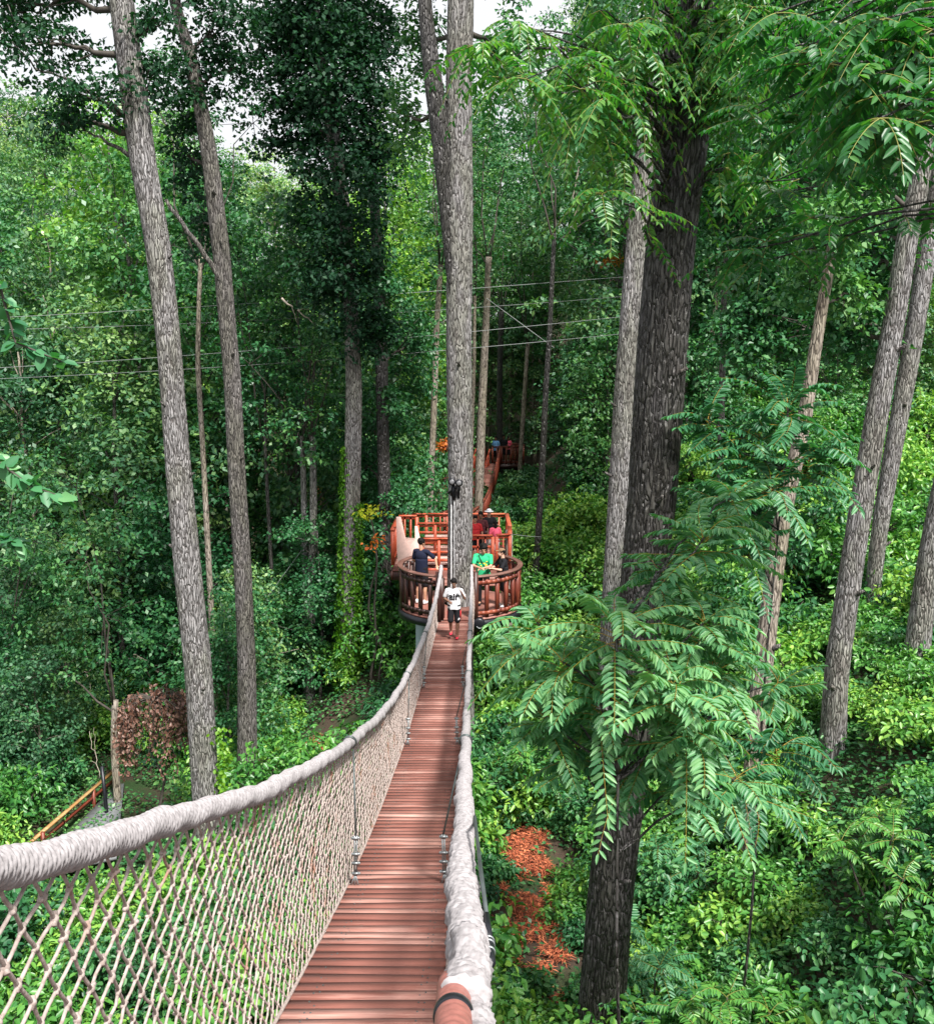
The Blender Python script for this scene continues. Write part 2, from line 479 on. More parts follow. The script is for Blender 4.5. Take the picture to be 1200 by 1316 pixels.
def fronds(lb, sb, base, dirs, L, npairs, Ll, rng, droop=0.35, wr=0.33, r=0.006, near=True):
    """pinnate compound leaves: rachis tubes into sb, leaflets into lb"""
    for k in range(len(dirs)):
        d = np.asarray(dirs[k], float); d = d / np.linalg.norm(d)
        l_ = L[k] if not np.isscalar(L) else L * rng.uniform(0.55, 1.2)
        b = base[k] if np.ndim(base) == 2 else base
        t = np.linspace(0, 1, 9)
        dr = droop * rng.uniform(0.3, 1.9)
        sw = rng.normal() * 0.22
        hd = np.array([-d[1], d[0], 0.0])
        cur = lambda tt: b + l_ * (d * tt[:, None] + np.array([0, 0, -1.0]) * (dr * tt ** 2)[:, None] + hd * (sw * tt ** 2)[:, None])
        pts = cur(t)
        sb.tube(pts, np.linspace(r, r * 0.35, 9), 4, cap=False)
        tt = np.repeat(np.linspace(0.16, 0.96, npairs), 2)
        tt = tt + rng.normal(size=len(tt)) * 0.008
        tan = nrm(cur(tt + 0.01) - cur(tt - 0.01))
        side = nrm(np.cross(tan, np.array([0, 0, 1.0])))
        sg = np.tile([1.0, -1.0], npairs)[:, None]
        un = np.cross(side, tan)
        ld = nrm(side * sg * 0.85 + tan * rng.uniform(0.35, 0.6) - np.array([0, 0, 1.0]) * rng.uniform(0.15, 0.45) + rng.normal(size=(len(tt), 3)) * 0.09)
        nn = un + rng.normal(size=(len(tt), 3)) * 0.18
        sz = Ll * (0.65 + 0.45 * np.sin(np.clip(tt, 0, 1) * math.pi * 0.8 + 0.3)) * rng.uniform(0.9, 1.1, len(tt))
        tip = cur(np.array([0.99])); td = tan[-1:]
        kp = rng.random(len(tt)) > .06; tt = tt[kp]; tan = tan[kp]; ld = ld[kp]; nn = nn[kp]; un = un[kp]; sz = sz[kp]
        leaves(lb, np.vstack([cur(tt), tip]), np.vstack([ld, td]), np.vstack([nn, un[-1:]]), np.append(sz, Ll * 0.8), wr, near)
def whorl(lb, sb, tip, axis, n, L, npairs, Ll, rng, lo=-0.25, hi=0.75, droop=0.4, **kw):
    ang = np.arange(n) * 2.399 + rng.random() * 6
    el = np.linspace(lo, hi, n)
    ang = ang + rng.normal(size=n) * .35; el = el + rng.normal(size=n) * .18
    dirs = np.stack([np.cos(ang) * np.cos(el), np.sin(ang) * np.cos(el), np.sin(el)], -1) + np.asarray(axis) * 0.25
    base = np.asarray(tip) + np.outer(np.linspace(-0.35, 0.03, n) * L * 0.8, np.asarray(axis, float))
    fronds(lb, sb, base, dirs, L, npairs, Ll, rng, droop, **kw)

# ---- bark-ridged trunk
def ridged(mb, pts, rad, seg, step, depth, nr, seed, sharp=0.6, flare=0.25):
    pts = np.asarray(pts, float); rad = np.asarray(rad, float)
    ds = np.linalg.norm(np.diff(pts, axis=0), axis=1); s = np.r_[0, np.cumsum(ds)]
    n = max(8, int(s[-1] / step))
    q = np.linspace(0, s[-1], n)
    # smooth the polyline
    def ip(y):
        v = np.interp(q, s, y)
        k = max(3, int(1.2 / (s[-1] / n))) | 1
        pad = np.pad(v, k // 2, mode='reflect', reflect_type='odd')
        return np.convolve(pad, np.ones(k) / k, 'valid')
    pp = np.stack([ip(pts[:, i]) for i in range(3)], -1)
    rr = ip(rad)
    rg = np.random.default_rng(seed)
    th = np.arange(seg) * 2 * math.pi / seg
    Q, T = np.meshgrid(q, th, indexing='ij')
    def wv(ms, ws, amp):
        v = 0
        for m_ in ms:
            v = v + np.sin(m_ * T + rg.uniform(-ws, ws) * Q + rg.uniform(0, 6.28))
        return v * amp / math.sqrt(len(ms))
    warp = wv((1, 2, 3, 5, 0), 1.6, 1.6) + wv((4, 7, 9, 3, 11), 4.5, 0.9)
    rid = np.minimum(1, 1.5 * np.abs(np.sin(0.5 * nr * T + warp)) ** sharp)
    warp2 = wv((2, 3, 6), 3.0, 1.3) + wv((8, 5, 12), 9.0, 0.9)
    rid2 = np.abs(np.sin(0.5 * (nr + 5 - (nr + 5) % 2) * T + warp2)) ** sharp
    brk = 0.5 + 0.5 * np.tanh(3 * wv((3, 7, 11, 15, 19), 34.0, 1.0) + 1.6)
    d = depth * (0.62 * rid * (0.7 + 0.3 * brk) + 0.38 * rid2 - 0.6)
    lum = wv((1, 2, 3), 1.1, 0.035) * rr[:, None]
    gf = flare * np.exp(-(q - 0) / 0.7)[:, None] * rr[:, None] * (1 + 0.35 * np.sin(5 * T + 1))
    mb.tube(pp, rr, seg, disp=d + lum + gf)
    return pp, rr

TRUNK = {}
def tree(name, label, cat, pix, Y, bark, seed, hi=0, group=None, depth=0.02, nr=None, lean=None):
    """pix: photo points (px, py, width px) from top to bottom; the trunk stands in the upright plane y=Y and runs on into the ground"""
    pts = [PY(a, b, Y) for a, b, c in pix]
    rad = [c * .9 / 2 / FPX * zdepth(p) for (a, b, c), p in zip(pix, pts)]
    # carry on upward beyond the frame
    d = pts[-1] - pts[-2]; d = d / abs(d[2])
    g = float(G(pts[-1][0], Y))
    while pts[-1][2] > g - 0.4 and len(pts) < 60:
        st = min(1.5, pts[-1][2] - (g - 0.5))
        pts.append(pts[-1] + d * st); rad.append(rad[-1] * 1.01)
        g = float(G(pts[-1][0], Y))
        if pts[-1][2] <= g - 0.4: break
    while len(pts) > 2 and pts[-1][2] < g - 0.6 and pts[-2][2] < g - 0.6:
        pts.pop(); rad.pop()
    pts = np.array(pts)[::-1]; rad = np.array(rad)[::-1]
    base = np.array([pts[0][0], pts[0][1], g])
    t = thing(name, base, label, cat, group)
    mb = MB()
    r0 = float(np.mean(rad))
    if hi == 2: pp, rr = ridged(mb, pts, rad, 128, 0.035, depth, nr or 22, seed)
    elif hi == 1: pp, rr = ridged(mb, pts, rad, 80, 0.05, depth, nr or 24, seed)
    else: pp, rr = ridged(mb, pts, rad, 20, 0.22, depth * 0.6, 8, seed)
    part('trunk', mb, M[bark], t)
    TRUNK[t.name] = (pp, rr)
    return t
def trunk_at(t, z):
    pp, rr = TRUNK[t.name]
    i = int(np.argmin(np.abs(pp[:, 2] - z)))
    return pp[i], rr[i]
def crown(t, blobs, leafm, seed, L=0.14, nl=42, crad=0.5, near=False, limbs=True, bark='twig', up=0.9, wr=0.6, yj=1.0, name='crown', dens=1.0):
    """blobs: (px, py, rpx, rpy, dY, clumps)"""
    rng = np.random.default_rng(seed)
    lb = MB(); tb = MB()
    Y0 = TRUNK[t.name][0][-1][1] if t.name in TRUNK else ORG[t.name][1]
    for (px, py, rx, ry, dY, nc) in blobs:
        c = PY(px, py, Y0 + dY); z = zdepth(c)
        rad = np.array([rx / FPX * z, min(rx, ry) / FPX * z * yj, ry / FPX * z])
        pc = leafmass(lb, c, rad, int(nc * dens), nl, L, rng, crad, near=near, wr=wr, up=up, shell=0.3)
        if limbs and t.name in TRUNK:
            a, ra = trunk_at(t, c[2] - 0.5 * rad[2])
            m = limb(tb, a, c, max(0.03, ra * 0.35), 0.02, rng, 0.06, 9)
            for k in rng.choice(len(pc), min(len(pc), max(4, nc // 6)), replace=False):
                limb(tb, m[rng.integers(3, 9)], pc[k], 0.022, 0.006, rng, 0.05, 5, 4)
    part(name, lb, M[leafm], t)
    if tb.n: part('limb', tb, M[bark], t)

# ------------------------------------------------------------------ ground
def ground():
    def grid(xs, ys, dz=0.0):
        X, Y_ = np.meshgrid(xs, ys, indexing='ij')
        V = np.stack([X, Y_, G(X, Y_) + dz], -1).reshape(-1, 3)
        i = np.arange(len(xs) - 1)[:, None]; j = np.arange(len(ys) - 1)[None]
        n = len(ys)
        F = np.stack([i * n + j, (i + 1) * n + j, (i + 1) * n + j + 1, i * n + j + 1], -1).reshape(-1, 4)
        return V, F
    xs = np.r_[np.linspace(-420, -40, 20), np.linspace(-38, 40, 157), np.linspace(42, 420, 20)]
    ys = np.r_[np.linspace(-60, -2, 12), np.linspace(0, 60, 141), np.linspace(62, 130, 24), np.linspace(150, 600, 10)]
    m, n, l, b, o = newmat('forest_floor')
    x = noise(n, l, 0.55, 6, rough=0.7)
    y = noise(n, l, 26, 5, rough=0.7)
    r1 = ramp(n, [(0.3, (0.018, 0.013, 0.009)), (0.7, (0.075, 0.045, 0.028))])
    r2 = ramp(n, [(0.46, (0, 0, 0)), (0.58, (1, 1, 1))])
    l.new(y.outputs['Fac'], r1.inputs['Fac']); l.new(x.outputs['Fac'], r2.inputs['Fac'])
    r3 = ramp(n, [(0.35, (0.012, 0.03, 0.008)), (0.65, (0.03, 0.075, 0.015))])
    l.new(y.outputs['Fac'], r3.inputs['Fac'])
    mm = n.new('ShaderNodeMix'); mm.data_type = 'RGBA'
    l.new(r2.outputs['Color'], mm.inputs['Factor']); l.new(r1.outputs['Color'], mm.inputs['A']); l.new(r3.outputs['Color'], mm.inputs['B'])
    l.new(mm.outputs['Result'], b.inputs['Base Color'])
    b.inputs['Roughness'].default_value = 0.95
    bump(n, l, b, y.outputs['Fac'], 0.8, 0.03)
    V, F = grid(xs, ys)
    mb = MB(); mb.add(V, F)
    o_ = link_mesh('ground', mb.mesh('ground'), m); tag(o_, kind='structure')
    # orange pine straw on the bare strip right of the bridge
    rng = np.random.default_rng(5)
    N = 26000
    cen = [(684, 1125, 21), (680, 1075, 22.5), (700, 1150, 20.5), (655, 1050, 23.5), (690, 1300, 16.5), (650, 1240, 18), (665, 1185, 19.5), (405, 965, 29), (690, 1312, 16.2), (640, 1100, 21.5)]
    seeds = []; sr = []
    for (a_, b_, z_) in cen:
        c_ = P(a_, b_, z_)
        for _ in range(5): seeds.append(c_ + rng.normal(size=3) * [.38, .55, 0]); sr.append(rng.uniform(.14, .42))
    seeds = np.array(seeds); sr = np.array(sr)
    k = rng.integers(0, len(seeds), N)
    a = rng.random(N) * 6.283; rr = sr[k] * rng.random(N) ** 0.5 * (1 + 0.3 * np.sin(a * 3 + k))
    px = seeds[k, 0] + rr * np.cos(a); py = seeds[k, 1] + rr * np.sin(a) * 1.5
    pos = np.stack([px, py, G(px, py) + rng.random(N) * 0.12 + 0.01], -1)
    dd = rng.normal(size=(N, 3)) * [1, 1, 0.18]
    mb = MB(); leaves(mb, pos, dd, np.tile([0, 0, 1.0], (N, 1)) + rng.normal(size=(N, 3)) * 0.3, 0.2 * rng.uniform(0.6, 1.3, N), 0.07)
    N2 = 3000
    ii = rng.integers(0, N, N2)
    leaves(mb, pos[ii] + [0, 0, 0.03], rng.normal(size=(N2, 3)) * [1, 1, .3], np.tile([0, 0, 1.0], (N2, 1)) + rng.normal(size=(N2, 3)) * .4, 0.09, 0.7)
    st, n, l, b, o = newmat('pine_straw')
    g = n.new('ShaderNodeNewGeometry')
    r = ramp(n, [(0.0, (0.07, 0.028, 0.015)), (0.45, (0.33, 0.07, 0.028)), (1.0, (0.60, 0.19, 0.085))])
    l.new(g.outputs['Random Per Island'], r.inputs['Fac']); l.new(r.outputs['Color'], b.inputs['Base Color'])
    b.inputs['Roughness'].default_value = 0.85
    o_ = link_mesh('pine_straw', mb.mesh('pine_straw', smooth=False), st)
    tag(o_, 'orange fallen pine straw and leaves on bare soil below the bridge', 'leaf litter', kind='stuff')
ground()

# ------------------------------------------------------------------ named trees
def PIX(s):
    return [tuple(float(v) for v in a.split(',')) for a in s.split()]
T1 = tree('tulip_tree', 'tall grey ridged trunk nearest the left side, leaning left, rising behind the rope rail', 'tree',
     PIX('135,-160,27 146,-80,29 156,0,33 176,154,37 187,230,34 201,300,33 217,440,33 223,520,33 229,600,34 243,750,36 255,860,38 263,1000,37 270,1100,38 280,1250,40'), 21.5, 'bark_grey', 11, 1, depth=0.035, nr=30)
T2 = tree('tulip_tree', 'slender dark grey trunk just right of the leaning grey trunk, with a broken side branch', 'tree',
     PIX('205,-140,12 215,-60,13 228,21,15 245,70,17 259,140,20 271,210,22 279,280,23 285,330,23 292,420,23 298,483,24 304,608,23 312,733,24 317,858,25 318,1010,27 319,1090,28'), 25.5, 'bark_mid', 12, 1, depth=0.03)
T3 = tree('ivy_clad_tree', 'grey trunk wrapped in bright green ivy left of the platform', 'tree',
     PIX('395,-120,10 405,30,14 425,150,18 445,300,20 453,430,21 455,500,22 452,640,23 449,760,24 447,945,26 446,1000,27'), 31, 'bark_grey', 13, 1, depth=0.03)
T4 = tree('tulip_tree', 'dark trunk between the ivy-clad tree and the left side of the platform', 'tree',
     PIX('478,200,13 486,350,16 490,460,18 493,600,18 497,760,19 501,890,20'), 33, 'bark_dark', 14, 0, depth=0.03)
T5 = tree('platform_tree', 'thick straight grey trunk growing up through the round platform', 'tree',
     PIX('595,-200,32 594,-80,34 592,0,36 590,120,36 590,250,37 590,420,36 591,600,35 591,720,35 591,790,36 592,900,36'), 25.1, 'bark_grey', 15, 1, depth=0.028, nr=34)
T9 = tree('tulip_tree', 'grey trunk standing directly behind the left edge of the thick dark trunk', 'tree',
     PIX('858,-120,20 850,0,22 838,120,25 824,240,28 812,370,28 802,500,28 795,640,29 789,740,30 784,850,31'), 23, 'bark_grey', 16, 1, depth=0.03)
T10 = tree('black_walnut_tree', 'thickest dark deeply ridged trunk right of the bridge, crown of long compound leaves', 'tree',
     PIX('903,-200,60 897,-100,62 890,0,68 885,100,70 877,200,68 863,300,66 850,450,67 837,650,66 826,750,62 812,900,60 797,1040,60 784,1150,62 772,1316,65'), 14, 'bark_dark', 17, 2, depth=0.05, nr=32)
T11 = tree('tulip_tree', 'long light grey leaning trunk near the right edge, front one of the crossing pair', 'tree',
     PIX('1200,60,22 1191,150,24 1183,235,25 1167,293,28 1150,403,28 1125,540,30 1102,680,31 1088,773,32 1074,867,33 1068,1000,35'), 18.5, 'bark_grey', 18, 1, depth=0.022)
T12 = tree('tulip_tree', 'slimmer grey leaning trunk behind the right edge pair, its foot in bushes', 'tree',
     PIX('1215,150,22 1200,270,24 1172,447,25 1146,587,24 1130,680,22 1120,773,20 1112,867,19 1108,930,19'), 24, 'bark_grey', 19, 1, depth=0.02)
T13 = tree('tulip_tree', 'grey trunk cut by the right edge of the picture, low and leaning', 'tree',
     PIX('1225,560,28 1210,640,30 1197,700,31 1181,806,32 1174,885,36 1170,940,38'), 20, 'bark_grey', 20, 1, depth=0.02)
T14 = tree('tulip_tree', 'pale grey trunk behind the lower compound leaves, right of the dark ridged trunk', 'tree',
     PIX('1072,300,14 1050,430,16 1030,560,20 1010,640,22 992,760,25 981,850,26 972,920,26 967,990,25 963,1115,25'), 17.5, 'bark_pale', 21, 1, depth=0.02)
T5b = MB()
pp = [PY(a, b, 25.0) for a, b in ((541, -120), (545, 0), (551, 60), (559, 120), (566, 170), (571, 230), (577, 300), (586, 400))]
ridged(T5b, np.array(pp)[::-1], np.array([8, 9, 11, 12, 12, 10, 8, 8])[::1] / FPX * 24, 40, 0.08, 0.03, 16, 3, flare=0)
part('side_stem', T5b, M['bark_dark'], T5)
# smaller trunks farther off
SM = [
 ('402,560,9 403,650,10 400,760,11 399,890,12', 32.4, 'bark_grey', 'right one of two slim grey trunks close together left of the ivy-clad tree'),
 ('388,560,7 390,620,8 392,720,9 394,860,9', 32.8, 'bark_grey', 'left one of two slim grey trunks close together left of the ivy-clad tree'),
 ('566,340,7 561,420,8 559,480,9 556,560,9 552,640,10', 38, 'bark_pale', 'pale slim trunk seen just left of the thick platform tree'),
 ('628,330,9 625,400,10 621,480,11 618,560,12 614,680,13', 38.2, 'bark_pale', 'pale trunk close behind the right side of the platform tree'),
 ('610,380,4 609,470,5 606,560,5 604,670,6', 41, 'bark_pale', 'thinnest pale stem right beside the platform tree'),
 ('712,300,6 706,430,7 701,500,8 697,600,9 692,680,9 688,740,10', 34, 'bark_dark', 'thin dark trunk standing alone right of the platforms'),
 ('644,400,8 642,480,8 642,560,9 641,640,10', 60.0, 'bark_dark', 'dark trunk that carries the far upper platform'),
 ('656,480,6 655,560,6 654,640,7', 64, 'bark_pale', 'pale slim trunk behind the far upper platform'),
 ('678,440,5 673,520,6 669,580,6 666,640,6', 57, 'bark_pale', 'pale thin leaning stem right of the far upper platform'),
 ('258,330,6 255,400,6 254,470,7 262,600,7 266,680,8', 31, 'bark_pale', 'pale slim trunk between the two big left trunks'),
 ('340,560,4 346,680,5 352,790,6 360,920,7', 34, 'bark_mid', 'thin sapling stem right of the slender dark trunk'),
 ('372,600,3 375,700,4 372,800,4 371,900,4', 36, 'bark_mid', 'thinnest sapling stem left of the slim grey pair'),
 ('1176,380,9 1180,440,10 1184,520,12', 44, 'bark_pale', 'short pale trunk up the slope at the right edge'),
 ('38,420,6 34,520,7 31,620,8', 52, 'bark_mid', 'dim grey trunk deep in the woods at the left edge'),
 ('6,860,8 11,940,9 13,1030,10', 31, 'bark_mid', 'grey trunk low at the left edge above the rope rail'),
 ('138,760,6 137,840,9 135,900,10', 38, 'bark_pale', 'pale stub of trunk above the withered brown vine'),
 ('148,900,9 146,960,10 150,1010,10', 27, 'bark_pale', 'reddish grey trunk hung with withered brown vine'),
 ('478,640,4 481,760,5 484,860,6', 40, 'bark_pale', 'pale thin stem just right of the ivy-clad tree'),
 ('936,300,7 930,380,8 928,470,9', 30, 'bark_mid', 'grey trunk behind the long compound leaves right of the thick dark trunk'),
 ('1062,430,6 1052,520,8 1046,600,9', 40, 'bark_pale', 'pale slim trunk on the slope behind the leafy sapling tops'),
 ('560,640,5 556,680,6', 46, 'bark_pale', 'pale stem behind the rear orange railing'),
 ('70,640,12 72,740,13 74,850,14', 44, 'bark_dark', 'dark trunk in deep shade at the left above the boardwalk'),
]
for i, (p, Y, bk, lab) in enumerate(SM):
    t = tree('slim_tree', lab, 'tree', PIX(p), Y, bk, 100 + i, 0, depth=0.015)
    rng = np.random.default_rng(300 + i)
    top = TRUNK[t.name][0][-1]
    lb = MB(); tb = MB()
    k = 1.7 if Y < 50 else 2.2
    for j in range(4):
        c = top + [rng.normal() * k * 0.5, rng.normal() * k * .5 + .5, k * (0.3 + j * 1.1)]
        pc = leafmass(lb, c, (k, k, k * 0.9), 26, 26, 0.15 if Y < 50 else .2, rng, 0.4)
        limb(tb, top - [0, 0, .4], c, 0.04, 0.01, rng, n=5)
        for q in pc[:5]: limb(tb, c, q, 0.012, 0.005, rng, n=4, seg=4)
    part('crown', lb, M['leaf_mid'], t); part('limb', tb, M['twig'], t)

# crowns of the named trees
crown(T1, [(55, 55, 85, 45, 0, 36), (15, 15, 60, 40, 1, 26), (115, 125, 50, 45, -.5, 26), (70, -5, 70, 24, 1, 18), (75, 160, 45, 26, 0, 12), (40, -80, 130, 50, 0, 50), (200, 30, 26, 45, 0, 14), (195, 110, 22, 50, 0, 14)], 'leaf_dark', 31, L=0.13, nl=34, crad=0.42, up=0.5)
tb = MB(); rng = np.random.default_rng(4)
for a, b_, r0, r1 in (((166, 200), (112, 168), .055, .02), ((166, 160), (110, 112), .05, .03), ((110, 112), (45, 88), .035, .02), ((110, 168), (60, 100), .03, .01), ((45, 88), (0, 35), .02, .012), ((50, 90), (10, 5), .02, .01)):
    tb = MB(); limb(tb, PY(*a, 21.5), PY(*b_, 21.3), r0, r1, rng, 0.03, 7); part('limb', tb, M['bark_mid'], T1)

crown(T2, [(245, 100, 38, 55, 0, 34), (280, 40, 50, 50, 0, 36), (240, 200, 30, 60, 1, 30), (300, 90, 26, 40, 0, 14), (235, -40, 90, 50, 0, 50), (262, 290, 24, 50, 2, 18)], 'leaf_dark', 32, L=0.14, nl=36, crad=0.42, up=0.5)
tb = MB()
limb(tb, PY(291, 368, 25.4), PY(213, 256, 25.0), .085, .045, rng, 0.0, 12, 8, .015)
part('broken_limb', tb, M['bark_mid'], T2)
tb = MB(); limb(tb, PY(287, 352, 25.4), PY(283, 300, 25.2), .035, .02, rng, 0.0, 5, 6); part('limb', tb, M['bark_mid'], T2)
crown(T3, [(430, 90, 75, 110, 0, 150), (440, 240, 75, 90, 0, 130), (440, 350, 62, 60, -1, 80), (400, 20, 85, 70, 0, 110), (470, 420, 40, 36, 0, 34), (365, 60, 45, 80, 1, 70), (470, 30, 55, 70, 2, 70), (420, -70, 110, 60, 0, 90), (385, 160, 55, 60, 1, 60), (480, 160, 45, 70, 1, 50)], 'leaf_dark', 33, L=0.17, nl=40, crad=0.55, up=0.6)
crown(T4, [(495, 380, 36, 60, 0, 40), (505, 520, 30, 30, 0, 22), (470, 600, 30, 40, 1, 22), (520, 640, 26, 30, 0, 18), (480, 760, 30, 50, -1, 26), (470, 690, 22, 40, -1, 18), (530, 440, 26, 60, 1, 30)], 'leaf_mid', 34, L=0.16, nl=34, crad=0.45)
crown(T5, [(545, 60, 26, 50, 2, 24), (530, -60, 90, 60, 1, 60), (640, -60, 50, 60, 1, 34), (650, 70, 34, 40, 3, 26), (520, 160, 24, 60, 3, 24)], 'leaf_mid', 35, L=0.15, nl=34, crad=0.45, up=0.6)
crown(T9, [(790, 100, 30, 60, 0, 26), (780, 220, 26, 40, 1, 16), (850, 60, 50, 60, 0, 34), (870, -60, 60, 50, 0, 34)], 'leaf_mid', 36, L=0.14, nl=30, crad=0.42, up=0.6)
crown(T11, [(1120, 330, 50, 60, 1, 50), (1090, 420, 60, 50, 1, 50), (1170, 150, 60, 80, 1, 70), (1060, 300, 55, 60, 2, 50), (1100, 200, 60, 60, 2, 50)], 'leaf_mid', 37, L=0.14, nl=36, crad=0.42)
crown(T12, [(1000, 330, 60, 80, 2, 90), (960, 430, 60, 50, 2, 60), (1040, 420, 50, 40, 2, 40), (1000, 200, 80, 70, 2, 90), (930, 250, 50, 90, 3, 80), (1080, 100, 80, 80, 2, 90), (980, 60, 80, 60, 3, 80), (1080, -40, 150, 50, 2, 90)], 'leaf_mid', 38, L=0.16, nl=40, crad=0.5)

crown(T14, [(1075, 290, 40, 50, 0, 40), (1040, 360, 36, 40, 1, 26), (1090, 380, 30, 40, 1, 20)], 'leaf_mid', 39, L=0.13, nl=34, crad=0.4)
rs = np.random.default_rng(64)
for t_, pys in ((T1, (330, 520, 610, 700, 880)), (T2, (250, 455, 590, 800)), (T5, (130, 365, 470, 560)), (T9, (400, 520, 610)), (T10, (330, 480, 640, 1120)), (T11, (450, 600, 760, 880)), (T12, (520, 700)), (T14, (830, 900))):
    pp_, rr_ = TRUNK[t_.name]
    pv = np.array([658 - FPX * (p[1] * ST + p[2] * CT) / zdepth(p) for p in pp_])
    for k_ in pys:
        i = int(np.argmin(abs(pv - k_))); a = rs.uniform(-2.9, -.2); d = np.array([math.cos(a), math.sin(a), .0])
        tb = MB(); L_ = rs.uniform(.03, .16); r_ = rs.uniform(.025, .05)
        tb.tube([pp_[i] + d * rr_[i] * .7, pp_[i] + d * (rr_[i] + .01), pp_[i] + d * (rr_[i] + L_ * .6) + [0, 0, L_ * .3], pp_[i] + d * (rr_[i] + L_) + [0, 0, L_ * .6]], [r_ * 1.9, r_ * 1.3, r_ * .9, r_ * .6], 10)
        part('branch_stub', tb, M['bark_mid'], t_)
# ivy on T3
rng = np.random.default_rng(8)
pp3, rr3 = TRUNK[T3.name]
lb = MB()
zs = np.array([zdepth(p) for p in pp3])
def py_of(p): return 658 - FPX * (p[1] * ST + p[2] * CT) / zdepth(p)
ip = [i for i, p in enumerate(pp3) if 575 < py_of(p) < 1010]
N = 5200
ii = rng.choice(ip, N)
pyv = np.array([py_of(pp3[i]) for i in ii])
left = rng.random(N) < 0.55
ang = np.where(left, math.pi + rng.normal(size=N) * 0.5, -0.35 + rng.normal(size=N) * 0.45)
keep = (left | (pyv > 650)) & ((pyv > 620) | left)
full = pyv > 800 + 60 * rng.normal(size=N)
ang = np.where(full, rng.random(N) * -math.pi - 0.1, ang)
o_ = np.stack([np.cos(ang), np.sin(ang), np.zeros(N)], -1)
pos = pp3[ii] + o_ * (rr3[ii] + 0.02 + rng.random(N) * np.where(full, 0.20, 0.12))[:, None] + rng.normal(size=(N, 3)) * [0, 0, .1]
pos, o_ = pos[keep], o_[keep]
leaves(lb, pos, rng.normal(size=pos.shape) * .5 + [0, 0, -0.9], o_ + [0, 0, .3] + rng.normal(size=pos.shape) * .3, 0.10, 0.85, True)
part('ivy', lb, M['leaf_ivy'], T3)
# yellow-green creeper at the foot of T1
lb = MB(); ys = np.linspace(935, 1030, 60)
pos = np.array([PY(287 + rng.normal() * 5 + 3 * math.sin(y / 9), y, 21.3 + rng.normal() * .1) for y in np.repeat(ys, 3)])
leaves(lb, pos, rng.normal(size=pos.shape) * .6 + [0, 0, -.8], rng.normal(size=pos.shape) * .4 + [0, -1, .4], 0.10, 0.8, True)
part('creeper', lb, M['leaf_ivy'], T1)
# ------------------------------------------------------------------ compound-leaved trees
def frond_tree(name, label, stem_pts, whorls, seed, L=0.62, Ll=0.125, npairs=11, mat='leaf_frond', n=12, r=0.024, cat='tree', group=None, stem='stem_gold', bark='bark_dark'):
    """stem_pts world points bottom..top; whorls: (world tip, n, L scale)"""
    rng = np.random.default_rng(seed)
    base = np.asarray(stem_pts[0], float)
    t = thing(name, base, label, cat, group)
    tb = MB(); sb = MB(); lb = MB()
    sp = np.array(stem_pts)
    tb.tube(sp, np.linspace(r, r * 0.5, len(sp)), 10)
    for (tip, nn, k) in whorls:
        tip = np.asarray(tip, float)
        j = int(np.argmin(np.linalg.norm(sp - tip, axis=1) + np.maximum(0, sp[:, 2] - tip[2] + 0.25) * 3))
        if np.linalg.norm(sp[j] - tip) > 0.05: limb(tb, sp[j], tip, r * 0.6, 0.010, rng, 0.04, 7, 6, 0.03)
        ax = nrm(np.array([(tip - sp[j])[0] * 0.4, (tip - sp[j])[1] * 0.4, 1.0]))
        whorl(lb, sb, tip, ax, nn + 5, L * k, npairs, Ll, rng, wr=.31, r=.0042)
    part('trunk', tb, M[bark], t); part('crown', lb, M[mat], t); part('leaf_stalks', sb, M[stem], t)
    return t
def rise(px, py, z, n=14, top=(0, 0, 0), lean=0.0):
    """stem from the ground up to the point seen at px,py, depth z"""
    tp = P(px, py, z)
    x0 = tp[0] + lean; g = float(G(x0, tp[1])) - 0.2
    k = np.linspace(0, 1, n)[:, None]
    return np.array([x0, tp[1], g]) * (1 - k) + tp * k + np.stack([0.06 * np.sin(k[:, 0] * 7), 0.05 * np.cos(k[:, 0] * 5) - 0.05, 0 * k[:, 0]], -1) * np.sin(k * math.pi)
Wp = lambda lst: [(P(a, b, z), n, k) for a, b, z, n, k in lst]
frond_tree('tree_of_heaven', 'big leafy sapling top with long fern-like leaves spread in front of the thick dark trunk',
    rise(792, 812, 9.0, lean=.35), Wp([(790, 805, 9.0, 14, 1.25), (722, 850, 9.3, 9, 1.0), (865, 880, 8.8, 12, 1.1), (905, 800, 9.6, 12, 1.05), (845, 905, 9.4, 9, 1.0),
        (770, 900, 9.2, 10, 1.0), (905, 690, 10.0, 13, 1.15), (890, 930, 9.0, 10, 1.05), (920, 860, 9.7, 11, 1.05),
        (700, 920, 9.8, 8, .9), (830, 960, 9.6, 9, .9), (740, 960, 10.0, 8, .9), (850, 740, 10.2, 10, 1.0), (945, 1000, 10.0, 9, .9), (660, 840, 11, 7, .8), (690, 800, 10.2, 7, .9), (1000, 880, 10.4, 6, .9), (880, 1000, 9.8, 8, .9), (790, 1000, 9.9, 6, .8), (940, 640, 10.8, 8, .9)]), 51, Ll=0.138, L=.74, npairs=14)
frond_tree('tree_of_heaven', 'upper sapling top with arching fern-like leaves and yellow shoots beside the slim pale trunk',
    rise(1012, 530, 13.0, lean=-.3), Wp([(1012, 520, 13.0, 14, 1.15), (950, 580, 13.2, 10, 1.0), (1040, 590, 13, 10, 1.0), (990, 620, 12.8, 10, 1.0), (930, 640, 13.4, 9, .95), (975, 560, 13.4, 10, 1.0),
        (960, 690, 13.3, 9, 1.0), (1000, 960, 12.6, 11, 1.0), (960, 1010, 12.4, 9, .9), (910, 540, 13.6, 6, .8)]), 52, Ll=0.155, L=0.95, npairs=14)
